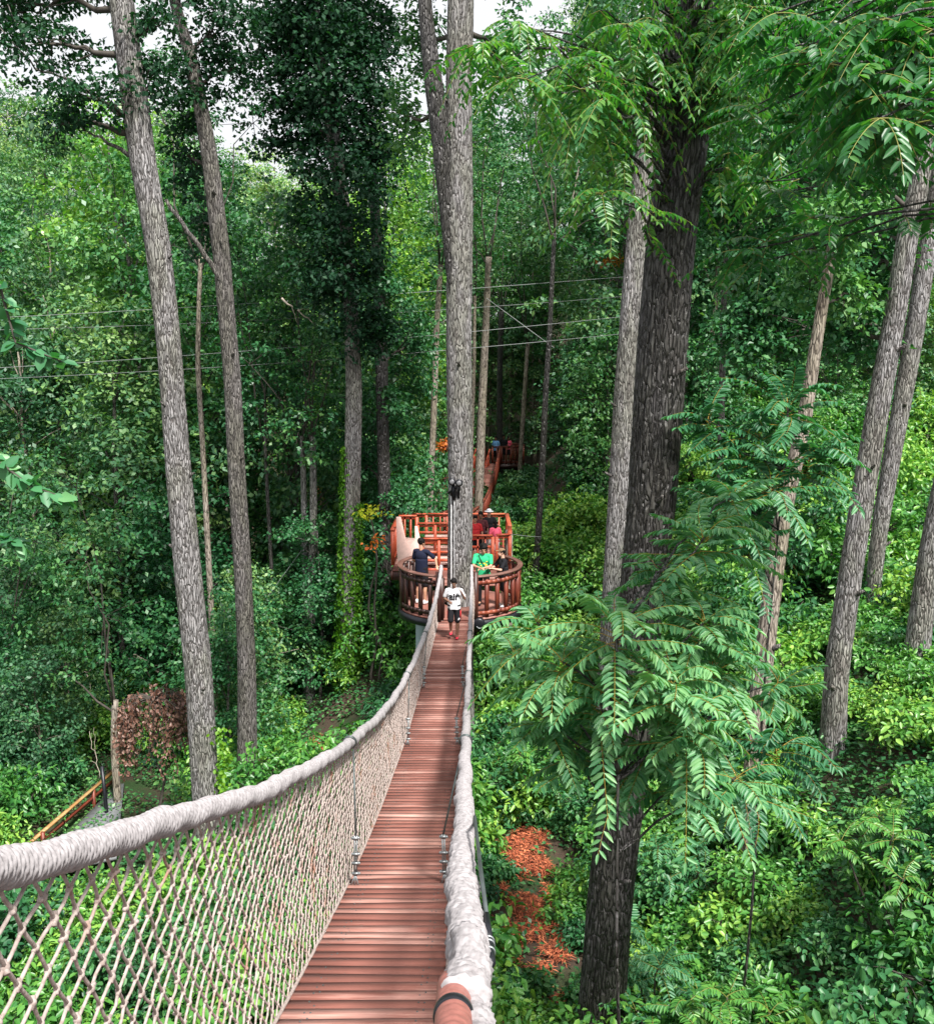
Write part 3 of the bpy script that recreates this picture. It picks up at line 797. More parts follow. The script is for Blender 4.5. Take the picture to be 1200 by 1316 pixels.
# walnut crown: compound leaves on limbs around the top of T10 and out to both sides
def walnut(t, tips, seed, L, Ll, name='crown', mat='leaf_walnut', src=None, r=0.03, n=9, droop=0.7):
    rng = np.random.default_rng(seed)
    lb = MB(); sb = MB(); tb = MB()
    for (px, py, z, sy) in tips:
        tip = P(px, py, z)
        if src is None: a, ra = trunk_at(t, tip[2] - 0.6)
        else: a = src[int(np.argmin(np.linalg.norm(src - tip, axis=1)))]
        m = limb(tb, a, tip, r, 0.008, rng, 0.08, 9, 6, 0.04)
        for k in range(n):
            b = m[rng.integers(3, 9)] if k > 3 else tip
            an = rng.random() * 6.28
            fronds(lb, sb, b, [[math.cos(an), math.sin(an), rng.uniform(-0.5, 0.45)]], [L * rng.uniform(.7, 1.1)], rng.integers(8, 11), Ll, rng, droop, 0.38)
    part(name, lb, M[mat], t); part('leaf_stalks', sb, M['stem'], t); part('limb', tb, M['bark_dark'], t)
rng = np.random.default_rng(77)
tips = []
for (cx, cy, rx, ry, z, k) in ((700, 110, 80, 40, 11, 8), (770, 130, 60, 50, 12, 5), (640, 60, 36, 36, 11.5, 5), (805, 50, 45, 40, 11.5, 6), (940, 45, 45, 40, 12, 8),
                         (950, 60, 60, 60, 12.5, 7), (980, 160, 50, 60, 12.5, 5), (880, -60, 110, 20, 12, 9), (770, 210, 25, 40, 12, 3)):
    for _ in range(k): tips.append((cx + rx * rng.uniform(-1, 1), cy + ry * rng.uniform(-1, 1), z + rng.uniform(-.8, .8), 0))
walnut(T10, tips, 53, 0.62, 0.12, n=8)
# tree standing just outside the right edge, boughs reaching in at the top
src0 = P(1420, 900, 7.5); gx = float(G(src0[0], src0[1]))
sp = np.array([[src0[0] + .02 * k, src0[1], gx - .3 + k] for k in np.arange(0, 18)])
t = thing('black_walnut_tree', (src0[0], src0[1], gx), 'drooping boughs of glossy compound leaves hanging in at the upper right corner', 'tree')
mb = MB(); ridged(mb, sp, np.linspace(.22, .12, len(sp)), 40, .1, .02, 14, 9); part('trunk', mb, M['bark_dark'], t)
TRUNK[t.name] = (sp, np.full(len(sp), .15))
tips = []
for (cx, cy, rx, ry, z, k) in ((1130, 40, 70, 50, 6.5, 9), (1050, 40, 60, 50, 7.5, 9), (1170, 120, 50, 50, 6.2, 7), (1120, 170, 50, 30, 7, 4), (1060, 190, 45, 30, 8, 5), (1010, 100, 50, 60, 8.5, 8), (1010, 260, 35, 30, 9, 4), (960, 320, 25, 30, 9, 3)):
    for _ in range(k): tips.append((cx + rx * rng.uniform(-1, 1), cy + ry * rng.uniform(-1, 1), z + rng.uniform(-.5, .5), 0))
walnut(t, tips, 54, 0.46, 0.105, src=sp, r=0.016, n=8, droop=0.35)

# near leafy sprays entering at the left edge
for (lab, pts, z) in (('spray of big pale green leaves at the left edge, high above the rail', [(-60, 350), (0, 368), (20, 440), (80, 465)], 5.0),
                      ('spray of big pale green leaves at the left edge, level with the platforms', [(-50, 570), (0, 595), (40, 625), (85, 640)], 5.2),
                      ('small low spray of pale leaves at the left edge, lowest of the three', [(-60, 670), (0, 690), (25, 700)], 5.4)):
    t = thing('leafy_branch', P(-75, pts[0][1] + 60, z), lab, 'branch', 'leafy sprays reaching in at the left edge')
    tb = MB(); lb = MB()
    q = np.array([P(a, b, z) for a, b in pts])
    tt = np.linspace(0, len(pts) - 1, 16)
    qs = np.stack([np.interp(tt, np.arange(len(pts)), q[:, i]) for i in range(3)], -1)
    qs = np.vstack([P(-75, pts[0][1] + 60, z), qs])
    tb.tube(qs, np.linspace(.012, .003, len(qs)), 6)
    for i in range(2, 17):
        for s_ in range(3):
            d = rng.normal(size=3) * [.7, .5, .35] + [0.35, 0, -.35]
            leaves(lb, [qs[i]], [d], [[0, -0.5, 1] + rng.normal(size=3) * .35], [rng.uniform(.07, .115)], .66, True)
    part('twig', tb, M['twig'], t); part('leaves', lb, M['leaf_frond'], t)

# ------------------------------------------------------------------ background trees (shared meshes)
def proto_tree(name, H, cr_r, cr_lo, nc, nl, L, seed, leafm, bark, crad=0.8, tr=0.16, lob=7, near=False):
    rng = np.random.default_rng(seed)
    t = thing(name, (0, 0, 0), 'x', 'tree')
    tb = MB(); lb = MB()
    zt = np.linspace(-0.6, H * 0.93, 12)
    x = np.cumsum(rng.normal(size=12) * 0.06 * H / 12); y = np.cumsum(rng.normal(size=12) * .06 * H / 12)
    sp = np.stack([x, y, zt], -1)
    tb.tube(sp, np.linspace(tr, tr * .25, 12), 8)
    for k in range(lob):
        f = (k + 0.3) / lob
        zc = H * (cr_lo + (1 - cr_lo) * f)
        rr_ = cr_r * (0.55 + 0.65 * math.sin(math.pi * (0.18 + 0.74 * f))) * rng.uniform(.8, 1.15)
        a = rng.random() * 6.28
        off = rr_ * 0.38 * (1 - 0.5 * f)
        c = np.array([np.interp(zc, zt, x) + off * math.cos(a), np.interp(zc, zt, y) + off * math.sin(a), zc])
        pc = leafmass(lb, c, (rr_ * .8, rr_ * .8, H * (1 - cr_lo) / lob * 0.85), nc // lob, nl, L, rng, crad, near=near, shell=0.35, up=0.8)
        for q in pc[:5]:
            i = int(np.argmin(abs(zt - q[2] + 0.12 * H)))
            limb(tb, sp[i], q, tr * .22, .012, rng, .05, 5, 5)
    part('trunk', tb, M[bark], t); part('crown', lb, M[leafm], t)
    return t
PT = [proto_tree('broadleaf_tree', 18, 3.4, .25, 200, 52, .24, 201, 'leaf_far', 'bark_mid'),
      proto_tree('broadleaf_tree', 21, 3.2, .40, 190, 52, .24, 202, 'leaf_mid', 'bark_mid'),
      proto_tree('broadleaf_tree', 16, 3.8, .12, 220, 52, .24, 203, 'leaf_far', 'bark_pale'),
      proto_tree('broadleaf_tree', 19, 3.0, .30, 190, 52, .22, 204, 'leaf_bright', 'bark_mid')]
PU = [proto_tree('understory_tree', 6.5, 2.0, .12, 190, 34, .15, 211, 'leaf_mid', 'bark_mid', .45, .06, 6),
      proto_tree('understory_tree', 5.0, 2.1, .08, 190, 34, .14, 212, 'leaf_bright', 'bark_mid', .42, .05, 5),
      proto_tree('understory_tree', 8.5, 2.3, .20, 220, 36, .16, 213, 'leaf_mid', 'bark_mid', .5, .08, 7),
      proto_tree('understory_tree', 7.0, 1.8, .15, 180, 34, .15, 214, 'leaf_far', 'bark_pale', .45, .07, 6)]
PH = [proto_tree('hillside_tree', 18, 3.6, .2, 220, 64, .21, 221, 'leaf_hill', 'bark_mid'),
      proto_tree('hillside_tree', 20, 3.2, .3, 200, 64, .21, 222, 'leaf_far', 'bark_pale'),
      proto_tree('hillside_tree', 16, 3.9, .12, 230, 64, .21, 223, 'leaf_hill', 'bark_pale'),
      proto_tree('hillside_tree', 19, 3.0, .30, 200, 64, .20, 224, 'leaf_bright', 'bark_mid')]
def zone(px, far):
    for lim, w_ in ((110, 'at the left edge'), (240, 'behind the leaning left trunk'), (330, 'behind the slender dark trunk'), (430, 'left of the ivy-clad tree'), (520, 'right of the ivy-clad tree'),
                    (600, 'left of the platform tree'), (700, 'right of the platform tree'), (800, 'left of the thick dark trunk'), (930, 'right of the thick dark trunk'), (1080, 'left of the leaning right pair')):
        if px < lim: return w_
    return 'at the right edge'
VAR = ['pale', 'mid green', 'dense wide', 'yellow green']
RANK = ['nearest', 'second nearest', 'third nearest', 'fourth nearest', 'fifth nearest', 'sixth nearest', 'seventh nearest', 'eighth nearest', 'ninth nearest', 'tenth nearest', 'eleventh nearest', 'twelfth nearest', 'thirteenth nearest', 'fourteenth nearest']
def rank(labs, ys):
    out = list(labs)
    for L_ in set(labs):
        ii = sorted([i for i, q in enumerate(labs) if q == L_], key=lambda i: ys[i])
        if len(ii) > 1:
            for r_, i in enumerate(ii): out[i] = RANK[min(r_, 13)] + ' ' + L_
    return out
def pxof(x, y):
    g = float(G(x, y)); return 600 + FPX * x / (y * CT - g * ST)
def place(protos, spots, lab, grp, hs=(0.8, 1.2)):
    used = set()
    LB = rank([VAR[k] + ' ' + lab + ' ' + zone(pxof(x, y), y) for x, y, k in spots], [q[1] for q in spots])
    rng = np.random.default_rng(len(spots))
    for i_, (x, y, k) in enumerate(spots):
        s_ = rng.uniform(*hs)
        g = float(G(x, y)); px = 600 + FPX * x / (y * CT - g * ST)
        o = protos[k]
        L_ = LB[i_]
        if k not in used:
            used.add(k); r = o
            r.location = (x, y, g - .05); r.rotation_euler = (0, 0, rng.random() * 6.28); r.scale = (s_, s_, s_ * rng.uniform(.9, 1.12))
            r['label'] = L_; r['group'] = grp
        else:
            r = dup(o, (x, y, g - .05), rng.random() * 6.28, (s_, s_, s_ * rng.uniform(.9, 1.12)), L_, grp)
rng = np.random.default_rng(9)
def scatter(n, ylo, yhi, pxlo, pxhi, mind, avoid=(), gaps=()):
    out = []; tries = 0
    while len(out) < n and tries < 20000:
        tries += 1
        y = rng.uniform(ylo ** 1.0, yhi); px = rng.uniform(pxlo, pxhi)
        x = (px - 600) / FPX * y * 1.02
        if any(a < px < b and c < y < d for a, b, c, d in gaps): continue
        if any((x - a) ** 2 + (y - b) ** 2 < mind ** 2 for a, b, *_ in out): continue
        if any(abs(x - a) < w_ and abs(y - b) < h_ for a, b, w_, h_ in avoid): continue
        out.append((x, y, int(rng.integers(0, 4))))
    return out
far = [(1.6, 65.5, 1), (5.2, 66, 0), (-2.6, 65, 3)] + scatter(62, 68, 100, -60, 1260, 4.6)
place(PH, far, 'tree on the far hillside', 'hillside trees')
AV = ((0.5, 46, 3.5, 14), (-7, 58, 7, 4))
GP = ((545, 745, 30, 63), (390, 450, 40, 55))
GU = ((378, 412, 30, 37), (575, 715, 30, 63), (392, 448, 30, 55))
mid = scatter(34, 44, 64, -60, 1260, 4.4, avoid=AV, gaps=GP)
place(PT, mid, 'tall tree in the middle woods', 'nearer woodland trees')
tl = [(x, y, k) for x, y, k in scatter(9, 36, 43, -60, 470, 3.5)] + [(x, y, k) for x, y, k in scatter(5, 37, 44, 760, 1260, 3.8)]
place(PT, tl, 'leafy tree', 'close woodland trees', (.75, 1.0))
und = scatter(46, 33, 62, -40, 500, 2.6, avoid=AV, gaps=GU) + scatter(34, 36, 62, 640, 1250, 2.8, avoid=AV, gaps=GU) + scatter(8, 40, 60, 480, 660, 2.6, avoid=((-0.2, 40, 2.6, 9), (-4, 58, 5, 3), (2, 58, 3, 6)), gaps=GU)
place(PU, und, 'small understory tree', 'understory trees', (.8, 1.15))
nearu = scatter(8, 28, 33, -60, 430, 2.4, avoid=((-4.0, 28, 1.6, 4), (-9.6, 29, 2.2, 3)))
place(PU, nearu, 'young tree beyond the rope rail', 'young trees below the rail', (.7, .95))

# bushes
def proto_bush(seed, leafm, r, h, nc, nl, L, wr=.55, near=True, crad=.3):
    rng = np.random.default_rng(seed)
    t = thing('bush', (0, 0, 0), 'x', 'bush')
    tb = MB(); lb = MB()
    for k in range(5):
        a = k * 1.3 + rng.random(); rr_ = r * .5
        c = np.array([rr_ * math.cos(a), rr_ * math.sin(a), h * rng.uniform(.4, .75)])
        pc = leafmass(lb, c, (r * .62, r * .62, h * .42), nc // 5, nl, L, rng, crad, near=near, wr=wr, shell=.3, up=1.0)
        limb(tb, (0, 0, -.2), c, .03, .015, rng, n=5)
        for q in pc[:6]: limb(tb, c, q, .012, .004, rng, n=4, seg=4)
    part('stems', tb, M['twig'], t); part('foliage', lb, M[leafm], t)
    return t
def proto_fern(seed, leafm, r, h, n):
    rng = np.random.default_rng(seed)
    t = thing('sumac_bush', (0, 0, 0), 'x', 'bush')
    tb = MB(); lb = MB(); sb = MB()
    for k in range(n):
        a = k * 2.4; rr_ = r * math.sqrt((k + .3) / n)
        tip = np.array([rr_ * math.cos(a), rr_ * math.sin(a), h * rng.uniform(.6, 1.0)])
        limb(tb, (tip[0] * .3, tip[1] * .3, -.2), tip, .025, .01, rng, n=6)
        whorl(lb, sb, tip, (0, 0, 1), 9, .5, 9, .12, rng, lo=-.3, hi=.7)
    part('stems', tb, M['twig'], t); part('foliage', lb, M[leafm], t); part('leaf_stalks', sb, M['stem'], t)
    return t
BB = [proto_bush(401, 'leaf_bright', 1.1, 1.5, 90, 26, .13), proto_bush(402, 'leaf_mid', 1.2, 1.7, 100, 26, .12),
      proto_bush(403, 'leaf_bright', .9, 1.2, 80, 24, .15, .45), proto_bush(404, 'leaf_bright', 1.3, 1.6, 110, 26, .12)]
BF = [proto_fern(411, 'leaf_frond', .9, 1.6, 7), proto_fern(412, 'leaf_bright', 1.0, 1.9, 8)]
def bzone(px, y):
    d = 'near' if y < 18 else 'farther' if y < 26 else 'far'
    if px < 330: p_ = 'below the left rail'
    elif px < 600: p_ = 'left of the platform'
    elif px < 700: p_ = 'right beside the bridge'
    elif px < 790: p_ = 'left of the thick dark trunk'
    elif px < 960: p_ = 'right of the thick dark trunk'
    elif px < 1080: p_ = 'left of the leaning right pair'
    else: p_ = 'at the right edge'
    return d, p_
def bushes(protos, spots, noun, hs, vn=('bright green', 'deep green', 'narrow-leaved yellow green', 'pale green')):
    used = set(); rg = np.random.default_rng(len(spots) + 7)
    LB = rank(['%s %s %s %s' % (bzone(pxof(x, y), y)[0], vn[k % len(protos)], noun, bzone(pxof(x, y), y)[1]) for x, y, k in spots], [q[1] for q in spots])
    for i_, (x, y, k) in enumerate(spots):
        k = k % len(protos)
        s_ = rg.uniform(*hs); g = float(G(x, y)); px = 600 + FPX * x / (y * CT - g * ST)
        d_, p_ = bzone(px, y); L_ = LB[i_]; gr = noun + ' group ' + p_
        if k not in used:
            used.add(k); r = protos[k]; r.location = (x, y, g); r.rotation_euler = (0, 0, rg.random() * 6); r.scale = (s_,) * 3
            r['label'] = L_; r['group'] = gr
        else: dup(protos[k], (x, y, g), rg.random() * 6.28, s_, L_, gr)
STR = ((1.5, 18.6, 1.75, 4.0), (P(690, 1300, 16.5)[0], 14.6, .5, 1.0), (float(T10.location[0]), 14, .7, .7), (6.5, 16.6, 1.7, 2.9), (4.7, 15.3, 1.5, 2.3), (9.2, 21.3, 1.7, 3), (8.6, 17.8, 1.4, 2.6), (-9.8, 25.5, 2.5, 5.5), (-4.0, 27.5, 1.5, 3.2))
b1 = scatter(60, 11, 24, 780, 1260, 1.05, avoid=STR) + scatter(22, 15, 30, 610, 790, 1.3, avoid=STR)
bushes(BB, b1, 'broadleaf bush', (.8, 1.25))
bushes([proto_bush(405, 'leaf_bright', .6, .7, 50, 24, .11), proto_bush(406, 'leaf_mid', .5, .6, 44, 22, .12)], [(x_, y_, i % 2) for i, (x_, y_) in enumerate(((.35, 21.0), (.2, 18.9), (2.4, 19.6), (2.3, 17.4), (.3, 17.0), (1.0, 15.9), (2.9, 21.6), (1.9, 22.6), (.6, 22.9), (2.2, 15.6), (1.3, 14.9), (.55, 19.9), (2.2, 18.4)))], 'low bush by orange straw', (.8, 1.2))
b2 = scatter(70, 24, 40, 640, 1260, 1.5, avoid=STR) + scatter(70, 14, 38, -60, 560, 1.6, avoid=STR)
bushes(BB, b2, 'leafy bush', (1.0, 1.5))
b3 = scatter(22, 20, 36, 650, 1260, 2.2, avoid=STR) + scatter(8, 12, 20, 850, 1240, 2.0, avoid=STR)
b5 = [q for q in scatter(90, 12, 24, 800, 1260, .75) if any(abs(q[0] - a) < w_ and abs(q[1] - b) < h_ for a, b, w_, h_ in STR[3:7]) and not (abs(q[0] - 7.1) < .7 and 15.5 < q[1] < 18.3)]
bushes([proto_bush(409, 'leaf_bright', .75, .55, 56, 26, .11), proto_bush(410, 'leaf_mid', .7, .5, 56, 26, .11), proto_bush(415, 'leaf_bright', .6, .6, 44, 22, .13, .42)], b5, 'knee-high bush', (.8, 1.2), ('bright green', 'deep green', 'yellow green'))
b4 = scatter(16, 42, 63, 600, 700, 1.6)
bushes([proto_bush(407, 'leaf_mid', 1.2, 1.0, 80, 24, .16), proto_bush(408, 'leaf_far', 1.1, 1.1, 80, 24, .16)], b4, 'low bush', (.9, 1.3), ('deep green', 'pale green'))
bushes(BF, b3, 'fern-leaved sumac bush', (.8, 1.2), ('blue green', 'bright green'))

# ground cover
N = 200000
y = 9 + 36 * rng.random(N) ** 1.2; px = rng.uniform(-80, 1280, N); x = (px - 600) / FPX * (y + 1.5)
m_ = np.ones(N, bool)
for a, b, w_, h_ in STR[:2]: m_ &= ~((((x - a) / (w_ * .62)) ** 2 + ((y - b) / (h_ * .9)) ** 2 < 1) & (rng.random(len(x)) < .9))
pat = (np.sin(x * 1.9 + np.sin(y * 1.3) * 2) + np.sin(y * 2.3 + x) > -0.9) | (y < 24)
m_ &= pat
x, y = x[m_], y[m_]; N = len(x)
pos = np.stack([x, y, G(x, y) + .05 + .35 * rng.random(N) ** 1.5], -1)
mb = MB(); leaves(mb, pos, rng.normal(size=(N, 3)) * [1, 1, .3], np.tile([0, 0, 1.0], (N, 1)) + rng.normal(size=(N, 3)) * .4, .11 * rng.uniform(.6, 1.5, N), .6)
o_ = link_mesh('undergrowth', mb.mesh('undergrowth', smooth=False), M['leaf_mid'])
tag(o_, 'low green undergrowth covering the forest floor', 'undergrowth', kind='stuff')

# orange leaved saplings, withered vine, dead branches
def blobthing(name, label, cat, px, py, z, rp, mat, nc, nl=26, L=.14, seed=1):
    rg = np.random.default_rng(seed)
    c = P(px, py, z); g = float(G(c[0], c[1]))
    t = thing(name, (c[0], c[1], g), label, cat)
    lb = MB(); tb = MB()
    pc = leafmass(lb, c, (rp / FPX * z, rp / FPX * z, rp / FPX * z), nc, nl, L, rg, .3, wr=.6)
    limb(tb, (c[0], c[1], g - .2), c, .05, .02, rg, 0, 8)
    for q in pc[:8]: limb(tb, c - [0, 0, .3], q, .015, .005, rg, n=4, seg=4)
    part('trunk', tb, M['twig'], t); part('crown', lb, M[mat], t)
blobthing('autumn_sapling', 'orange leaved treetop seen high between the platform tree and the pale trunk', 'tree', 785, 332, 42, 13, 'leaf_orange', 14, seed=1)
blobthing('autumn_sapling', 'tiny orange leaved crown touching the left side of the platform tree', 'tree', 573, 572, 40, 7, 'leaf_orange', 7, seed=2)
blobthing('autumn_sapling', 'yellow orange leaves beside the ivy-clad trunk', 'tree', 474, 655, 30.4, 12, 'leaf_yellow', 6, 14, seed=3)
blobthing('autumn_sapling', 'orange brown leaves low beside the ivy-clad trunk', 'tree', 482, 697, 30.3, 7, 'leaf_orange', 4, 10, seed=4)
blobthing('autumn_sapling', 'yellow green treetop above the orange one right of the platform tree', 'tree', 745, 175, 50, 34, 'leaf_yellow', 60, seed=5)
# withered vine over a dead shrub
rg = np.random.default_rng(21)
c = P(205, 930, 24.5); g = float(G(c[0], c[1]))
t = thing('withered_vine', (c[0], c[1], g), 'withered brown vine drooping in strings over a dead shrub above the rope rail', 'vine')
lb = MB(); tb = MB()
limb(tb, (c[0], c[1], g - .2), P(200, 900, 24.5), .06, .03, rg, 0, 8)
for k in range(105):
    a = rg.random() * 6.28; q = rg.random() ** .5
    x0 = c[0] + 1.0 * q * math.cos(a); y0 = c[1] + .8 * q * math.sin(a)
    top = c[2] + .95 * math.sqrt(max(0, 1 - q * q * .8)) - .05 + rg.normal() * .06
    Lh = rg.uniform(.5, 1.7)
    n_ = int(Lh / .045)
    zz = top - np.linspace(0, Lh, n_)
    pts = np.stack([x0 + .05 * np.sin(zz * 5 + k) + .15 * math.cos(a) * (top - zz), y0 + .05 * np.cos(zz * 4 + k) + .1 * math.sin(a) * (top - zz), zz], -1)
    tb.tube(pts[::4] if n_ > 8 else pts, .006, 4)
    leaves(lb, pts + rg.normal(size=pts.shape) * .03, rg.normal(size=pts.shape) * .6 + [0, 0, -1], rg.normal(size=pts.shape) + [0, -.6, .2], rg.uniform(.09, .14), .6, True)
    if k % 3 == 0: limb(tb, P(200, 900, 24.5), (x0, y0, top), .02, .008, rg, .1, 5, 5)
lb2 = MB(); leafmass(lb2, c + [0, .3, -.3], (.9, .7, .9), 30, 24, .1, rg, .3)
part('stems', tb, M['twig'], t); part('dead_leaves', lb, M['leaf_brown'], t); part('green_leaves', lb2, M['leaf_dark'], t)
for i, (a, b, z, r_, lab) in enumerate([((362, 383), (402, 415), 30, .035, 'bare pale dead branch high between the left trunks and the dark crown'), ((172, 842), (212, 872), 34, .08, 'bare dead log leaning above the withered brown vine'),
        ((128, 1000), (115, 940), 26, .012, 'thin bare vine hanging by the ramp railing'), ((745, 190), (738, 300), 40, .05, 'thin bare snag rising behind the upper compound leaves')]):
    A, B = P(*a, z), P(*b, z); mb = MB()
    limb(mb, A, B, r_, r_ * .4, rg, .05, 9, 7, .05)
    limb(mb, (A + B) / 2, (A + B) / 2 + (B - A) * .35 + [0.1, 0, .3], r_ * .5, r_ * .2, rg, .05, 6, 5)
    limb(mb, A * .7 + B * .3, A * .7 + B * .3 + (B - A) * .3 + [-.1, 0, -.3], r_ * .4, r_ * .2, rg, .05, 6, 5)
    solo('dead_branch', mb, M['deadwood'], A, lab, 'branch')
mb = MB()
for a, b, r_ in (((112, 865), (80, 845), .02), ((112, 865), (108, 820), .02), ((112, 865), (130, 848), .015), ((80, 845), (55, 832), .012)): limb(mb, P(*a, 35), P(*b, 35), r_, r_ * .5, rg, .05, 6, 5)
limb(mb, P(112, 865, 35), P(120, 900, 35), .025, .02, rg, 0, 6, 5)
solo('dead_branch', mb, M['deadwood'], P(112, 865, 35), 'small forked bare branches by the dark boardwalk on the left', 'branch')
# ------------------------------------------------------------------ rope footbridge
ZK = [0, 12.66, 18.6, 23.2, 25]
def dcy(z): return -1.6 - 0.2545 * z + 0.00856 * z * z
def xl(z): return np.interp(z, ZK, [-.98, -.94, -.86, -.72, -.66])
def xr(z): return np.interp(z, ZK, [-.16, -.14, -.04, .09, .13])
def rail(side, z):
    z = np.asarray(z, float)
    if side < 0:
        x = np.interp(z, [0, 3, 9, 16, 20, 24.0], [-1.04, -1.0, -.98, -.88, -.77, -.63])
        h = np.interp(z, [0, 2, 5, 9, 12, 16, 20, 22.5, 24.2], [1.35, 1.33, 1.25, 1.15, 1.07, 1.02, 1.02, 1.15, 1.42])
    else:
        x = np.interp(z, [0, 1.4, 3, 9, 16, 20, 24.0], [.03, -.0, -.015, -.01, .03, .07, .12])
        h = np.interp(z, [0, 1.5, 2.6, 5.3, 9, 12, 16, 20, 22.5, 24.2], [1.14, 1.17, 1.19, 1.23, 1.17, 1.10, 1.04, 1.04, 1.15, 1.42])
    return x, dcy(z) + h
def CW(x, cy, z): return np.stack([np.broadcast_to(x, np.shape(z)) * 1.0, z * CT + cy * ST, -z * ST + cy * CT], -1)
ZE = 24.15
BR = thing('rope_footbridge', C(-.57, dcy(2.0), 2.0), 'swinging footbridge of pink red planks with white rope rails and knotted net sides', 'footbridge')
zs = np.arange(0.6, 24.6, 0.148)
mb = MB(); rg = np.random.default_rng(2)
for z in zs:
    a = C(xl(z) - .03 + rg.normal() * .006, dcy(z), z); b = C(xr(z) + .03 + rg.normal() * .006, dcy(z), z)
    a2 = C(xl(z + .1), dcy(z + .1), z + .1); t_ = nrm(a2 - C(xl(z), dcy(z), z))
    up = np.cross(nrm(b - a), t_)
    j = rg.normal(size=2) * .004
    mb.bar(a + up * j[0], b + up * j[1], .122 + rg.uniform(0, .008), .036, up)
part('deck_planks', mb, M['deck'], BR, smooth=False)
# nails and lashings
nb = MB(); lb = MB()
for z in zs:
    for fx in (0.12, 0.16, .86, .9):
        p = C(xl(z) * (1 - fx) + xr(z) * fx, dcy(z) + .0205, z + rg.normal() * .015)
        nb.ball(p, .006, .006, .003, 6, 4)
    if False:
        for k in (-.02, .02):
            p0 = C(xl(z) + .05 + rg.normal() * .006, dcy(z + k) + .020, z + k); p1 = C(xl(z) + .10 + rg.normal() * .006, dcy(z + k) + .024, z + k + .012)
            lb.tube([p0 - [0, 0, .012], (p0 + p1) / 2 + [0, 0, .002], p1 - [0, 0, .012]], .0026, 5)
part('nails', nb, M['steel_dark'], BR)
# bearers below the deck
mb = MB()
zz = np.linspace(.5, 24.5, 60)
for fx in (.14, .86): mb.tube(CW(xl(zz) * (1 - fx) + xr(zz) * fx, dcy(zz) - .045, zz), .022, 8)
part('deck_cables', mb, M['steel_dark'], BR)
mb = MB()
for z in np.arange(1.5, 24, 1.65): mb.bar(C(xl(z) - .08, dcy(z) - .10, z), C(xr(z) + .08, dcy(z) - .10, z), .07, .06)
part('cross_beams', mb, M['redwood_dark'], BR, smooth=False)
# wrapped rails
def wrapped(side, z0, z1, R0):
    za = np.r_[np.arange(z0, 7, .0042), np.arange(max(7, z0), z1, .02)]
    x, cy = rail(side, za)
    x = np.convolve(np.pad(x, 60, 'edge'), np.ones(121) / 121, 'valid')
    pts = CW(x, cy, za)
    s_ = np.r_[0, np.cumsum(np.linalg.norm(np.diff(pts, axis=0), axis=1))]
    rg_ = np.random.default_rng(5 + side)
    lat = .006 * np.sin(s_ * 2.2 + 1) + .004 * np.sin(s_ * 5.1)
    pts[:, 2] += lat; pts[:, 0] += .005 * np.sin(s_ * 3.3)
    seg = 28
    th = np.arange(seg) * 2 * math.pi / seg
    Sg, T = np.meshgrid(s_, th, indexing='ij')
    pitch = 0.021 if side < 0 else .027
    ph = 2 * math.pi * Sg / pitch + T + .7 * np.sin(Sg * 9)
    strand = np.abs(np.sin(ph / 2))
    cross = np.sin(T * 9 + 2 * math.pi * Sg / .05 + 2 * np.sin(ph))
    lump = .0035 * np.sin(Sg * 7.3 + T) * np.sin(Sg * 3.1) + .0025 * np.sin(Sg * 19 + 2 * T + 1)
    hump = sum(.007 * np.exp(-((Sg - c_) / .05) ** 2) for c_ in np.arange(1.05, 24, 1.9))
    amp = .006 if side < 0 else .0035
    tuft = 0.0
    if side > 0:
        fr = np.exp(-np.maximum(0, Sg - 1.5) / 1.5)
        tuft = .0014 * fr * (np.sin(T * 11 + Sg * 170 + 3 * np.sin(Sg * 31)) + np.sin(T * 7 - Sg * 260)) + .0025 * fr * np.sin(Sg * 55 + 2 * T + 2 * np.sin(Sg * 17))
    d = amp * strand + .0016 * cross + lump + hump + tuft
    mb = MB(); mb.tube(pts, np.full(len(pts), R0), seg, disp=d)
    return mb, pts
mbL, _ = wrapped(-1, .35, ZE, .040)
part('rope_wrapped_rail', mbL, M['rope'], BR)
mbR, ptsR = wrapped(1, 1.63, ZE, .0365)
# the right wrap bends off beside the bare end of the rail pipe
part('rope_wrapped_rail', mbR, M['rope'], BR)
e = ptsR[0]
mb = MB()
q = np.array([e + [.0, .25, -.045], e + [.016, .12, -.03], P(606, 1300, 1.64), P(613, 1330, 1.52), P(618, 1365, 1.40), P(610, 1410, 1.3)])
tt = np.linspace(0, 5, 90); qq = np.stack([np.interp(tt, np.arange(6), q[:, i]) for i in range(3)], -1)
Sg, T = np.meshgrid(np.linspace(0, .8, 90), np.arange(24) * 2 * math.pi / 24, indexing='ij')
mb.tube(qq, np.r_[np.linspace(.030, .030, 45), np.linspace(.030, .026, 45)], 24, disp=.005 * np.sin(Sg * 90 + 2 * T) * np.cos(T * 3 + Sg * 40) + .002 * np.sin(T * 11 + Sg * 200))
part('rope_tail', mb, M['rope'], BR)
mb = MB()
zz = np.linspace(.8, 1.72, 150); x, cy = rail(1, zz)
Sg, T = np.meshgrid(zz, np.arange(32) * 2 * math.pi / 32, indexing='ij')
pp_ = CW(x - .020, cy + .000, zz)
mb.tube(pp_, np.full(150, .0285), 32, disp=.0015 * np.abs(np.sin(Sg * 110)))
part('rail_pipe', mb, M['copper'], BR)
mb = MB()
for z0, z1 in ((1.53, 1.565),):
    zz = np.linspace(z0, z1, 6); x, cy = rail(1, zz); mb.tube(CW(x - .020, cy + .000, zz), np.array([.0295, .0325, .033, .033, .0325, .0295]), 32)
part('black_band', mb, M['black'], BR)
